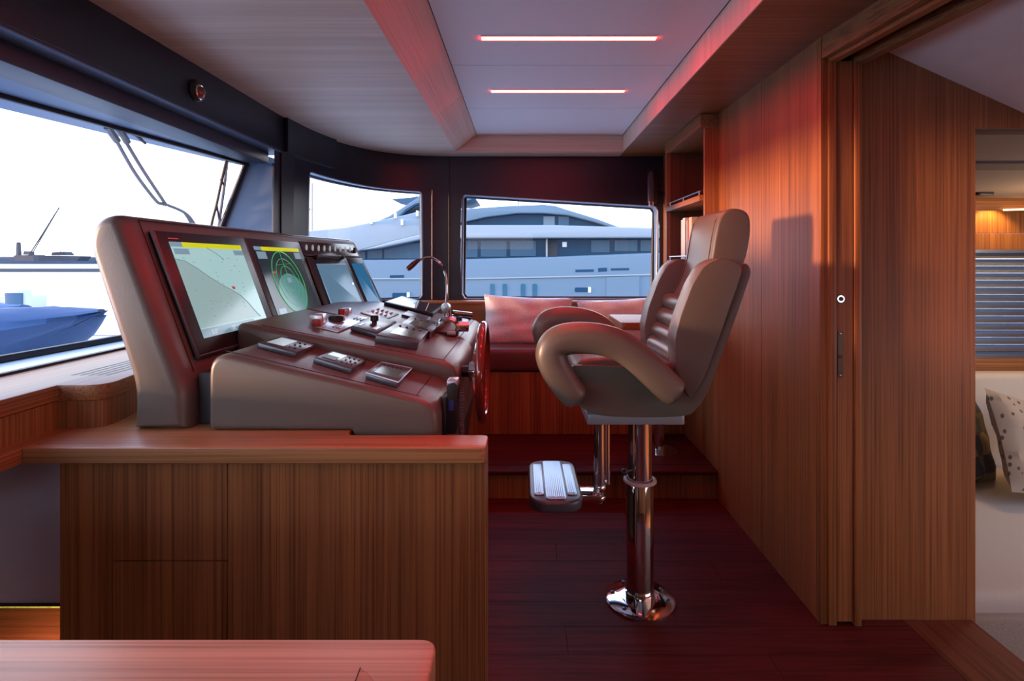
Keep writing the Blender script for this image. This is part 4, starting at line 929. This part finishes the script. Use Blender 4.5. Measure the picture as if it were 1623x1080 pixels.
part('foot', lathe([(0, .145), (.10, .145), (.10, .153), (.03, .162), (0, .162)], (.76, 2.99, 0), 'z', 32), CHR, dt)
# bookshelf recessed in the right wall
bs = thing('bookshelf', 'teak bookshelf niche in the bulkhead behind the headrest', 'bookshelf', (.95, 3.0, .8))
XF = .895; W_DK = wood('shaded_dark_teak', (.15, .062, .034), (.08, .03, .016), 'z')  # dark niche wood with the shade of the recess put into its colour
part('upright', box(.915, 1.24, 2.70, 2.722, .80, 1.87, .002), W_V, bs)
part('upright', box(XF, 1.24, 3.34, 3.375, .80, 1.87, .002), W_V, bs)
part('top_board', box(XF-.002, 1.24, 2.70, 3.375, 1.87, 1.938, .002), W_Y, bs)
part('shelf', box(XF, 1.24, 2.722, 3.34, 1.505, 1.535, .002), W_Y, bs)
part('shelf', box(XF, 1.24, 2.722, 3.34, 1.175, 1.205, .002), W_Y, bs)
part('shelf', box(XF, 1.24, 2.722, 3.34, .80, .83, .002), W_Y, bs)
part('back', box(1.22, 1.25, 2.70, 3.40, .80, 1.94), W_DK, bs)
part('shade_liner', box(XF+.022, 1.22, 3.336, 3.3395, .83, 1.87), W_DK, bs)  # thin sheet added to darken the niche end as shade does
for z in (1.535, 1.205):
    part('fiddle_rail', join(tube([(XF+.012, 2.74, z+.022), (XF+.012, 3.32, z+.022)], .004, 8), *[tube([(XF+.012, y, z), (XF+.012, y, z+.022)], .003, 8) for y in (2.76, 3.03, 3.30)]), ALU, bs)
part('side_filler', box(.995, XR+.3, 3.375, 3.82, .80, 1.94), W_V, bs)
yb = 2.92
for k, (t_, h_, d_, mi, lb) in enumerate(((.045, .235, .17, 2, 'cream book nearest the headrest on the lower shelf'), (.022, .225, .16, 1, 'thin red book beside the cream book on the shelf'), (.03, .22, .16, 3, 'grey book right of the white books on the shelf'), (.016, .20, .15, 4, 'thin dark book between grey and white books'), (.04, .24, .18, 0, 'thick white book in the row on the shelf'), (.032, .232, .17, 0, 'white book at the far end of the row'))):
    b = thing('book', lb, 'book', (1.0, yb, 1.205), 'books on the lower shelf')
    part('cover', join(box(.92, .92+d_, yb, yb+.002, 1.205, 1.205+h_), box(.92, .92+d_, yb+t_-.002, yb+t_, 1.205, 1.205+h_), box(.918, .921, yb, yb+t_, 1.205, 1.205+h_, .0008)), PAPER[mi], b)
    part('pages', box(.922, .917+d_, yb+.002, yb+t_-.002, 1.209, 1.202+h_), PAPER[0], b); yb += t_+.002
sc = solo('shell_ornament', join(ball((1.0, 2.84, 1.575), .045, 14, (1, .8, .9)), ball((1.0, 2.82, 1.635), .032, 12), ball((.99, 2.80, 1.68), .02, 10), lathe([(.03, 1.535), (.03, 1.545), (.012, 1.55)], (1.0, 2.84, 0))), plain('ornament', (.45, .38, .38), .4, bump=1, bscale=60), 'pale lumpy shell ornament on the upper shelf', 'ornament')
bk = thing('wall_device', 'black cordless phone unit on the aft wall above window corner', 'phone', (.9, 3.75, 1.6))
part('cradle', box(X(1027, 3.77), X(1041, 3.77), 3.755, 3.80, Z(322, 3.77), Z(268, 3.77), .006), BLK, bk)
part('handset', prism(rpoly(PP([(1028, 326), (1026.5, 290), (1029, 272), (1034, 272), (1036, 290), (1035, 326)], 3.74), .012), 'y', 3.725, 3.755, .006), GREY, bk)
part('chrome_foot', box(X(1028, 3.74), X(1035.5, 3.74), 3.722, 3.75, Z(327, 3.74), Z(319, 3.74), .004), CHR, bk)
part('cord', tube(smooth_path([P(1040, 305, 3.76), P(1047, 300, 3.76), P(1052, 306, 3.76), P(1048, 318, 3.76)], 5), .004, 6), BLK, bk)
# dome lamp on the header
hc = Vector((-1.226, X(312, 1)*0+1.226*F/(CX-312), 0)); hc.z = Z(144, hc.y)
dl_ = thing('header_lamp', 'small round chrome and red lamp on the dark header', 'lamp', hc)
part('bezel', lathe([(0, -.006), (.040, -.006), (.042, .0), (.034, .012), (.026, .014), (0, .014)], hc, 'x', 28), BLK, dl_)
part('lens', ball(hc+Vector((.012, 0, -.006)), .024, 14, (.8, 1, 1)), plain('red_lens', (.25, .05, .05), .15, coat=1), dl_)
part('chrome_ring', tube([hc+Vector((.013, .026*math.cos(2*math.pi*k/24), -.006+.026*math.sin(2*math.pi*k/24))) for k in range(24)], .004, 6, closed=True), CHR, dl_)
# wipers outside the windscreen
def on_glass(u, v, off=.035):
    t = 1.5
    for _ in range(60):
        x = (u-CX)/F*t; z = H+(CY-v)/F*t; g = gx(t, z)-off; t *= 1+(x-g)*.35/abs(x) if False else (g/x)**.5
    return Vector(((u-CX)/F*t, t, H+(CY-v)/F*t))
w_ = thing('windscreen_wiper', 'twin arm windscreen wiper hanging diagonally outside the glass', 'wiper', on_glass(180, 205))
GR2 = plain('wiper_grey', (.10, .14, .19), .4)
part('arm', tube(smooth_path([on_glass(*p) for p in ((172, 203), (186, 226), (215, 276), (247, 318), (256, 323), (264, 325))], 5), .007, 8), GR2, w_)
part('arm', tube(smooth_path([on_glass(*p) for p in ((187, 205), (200, 226), (228, 272), (262, 323))], 5), .007, 8), GR2, w_)
part('hinge', join(tube([on_glass(170, 202), on_glass(186, 224)], .013, 8), tube([on_glass(190, 206), on_glass(202, 226)], .013, 8)), GR2, w_)
part('blade', tube(smooth_path([on_glass(*p) for p in ((262, 324), (280, 331), (292, 337), (302, 346), (312, 362))], 5), .007, 8), GR2, w_)
part('blade', tube([on_glass(*p) for p in ((292, 337), (298, 346), (306, 362))], .006, 8), GR2, w_)
part('hook', join(tube([on_glass(*p) for p in ((200, 208), (215, 214), (230, 227))], .006, 6), tube([on_glass(*p) for p in ((218, 213), (231, 228))], .004, 6)), RUB, w_)
w2 = thing('windscreen_wiper', 'upright wiper blade outside the glass beside the pillar', 'wiper', on_glass(352, 300))
part('arm', tube([on_glass(*p) for p in ((360, 252), (356, 290), (349, 340), (345, 375))], .008, 8), GR2, w2)
part('blade', tube(smooth_path([on_glass(*p) for p in ((359, 254), (354, 274), (350, 292), (343, 325), (336, 352), (333, 375))], 4), .007, 8), RUB, w2)
part('link', join(tube([on_glass(350, 284), on_glass(355, 294)], .005, 6), tube([on_glass(343, 322), on_glass(348, 352)], .005, 6)), RUB, w2)
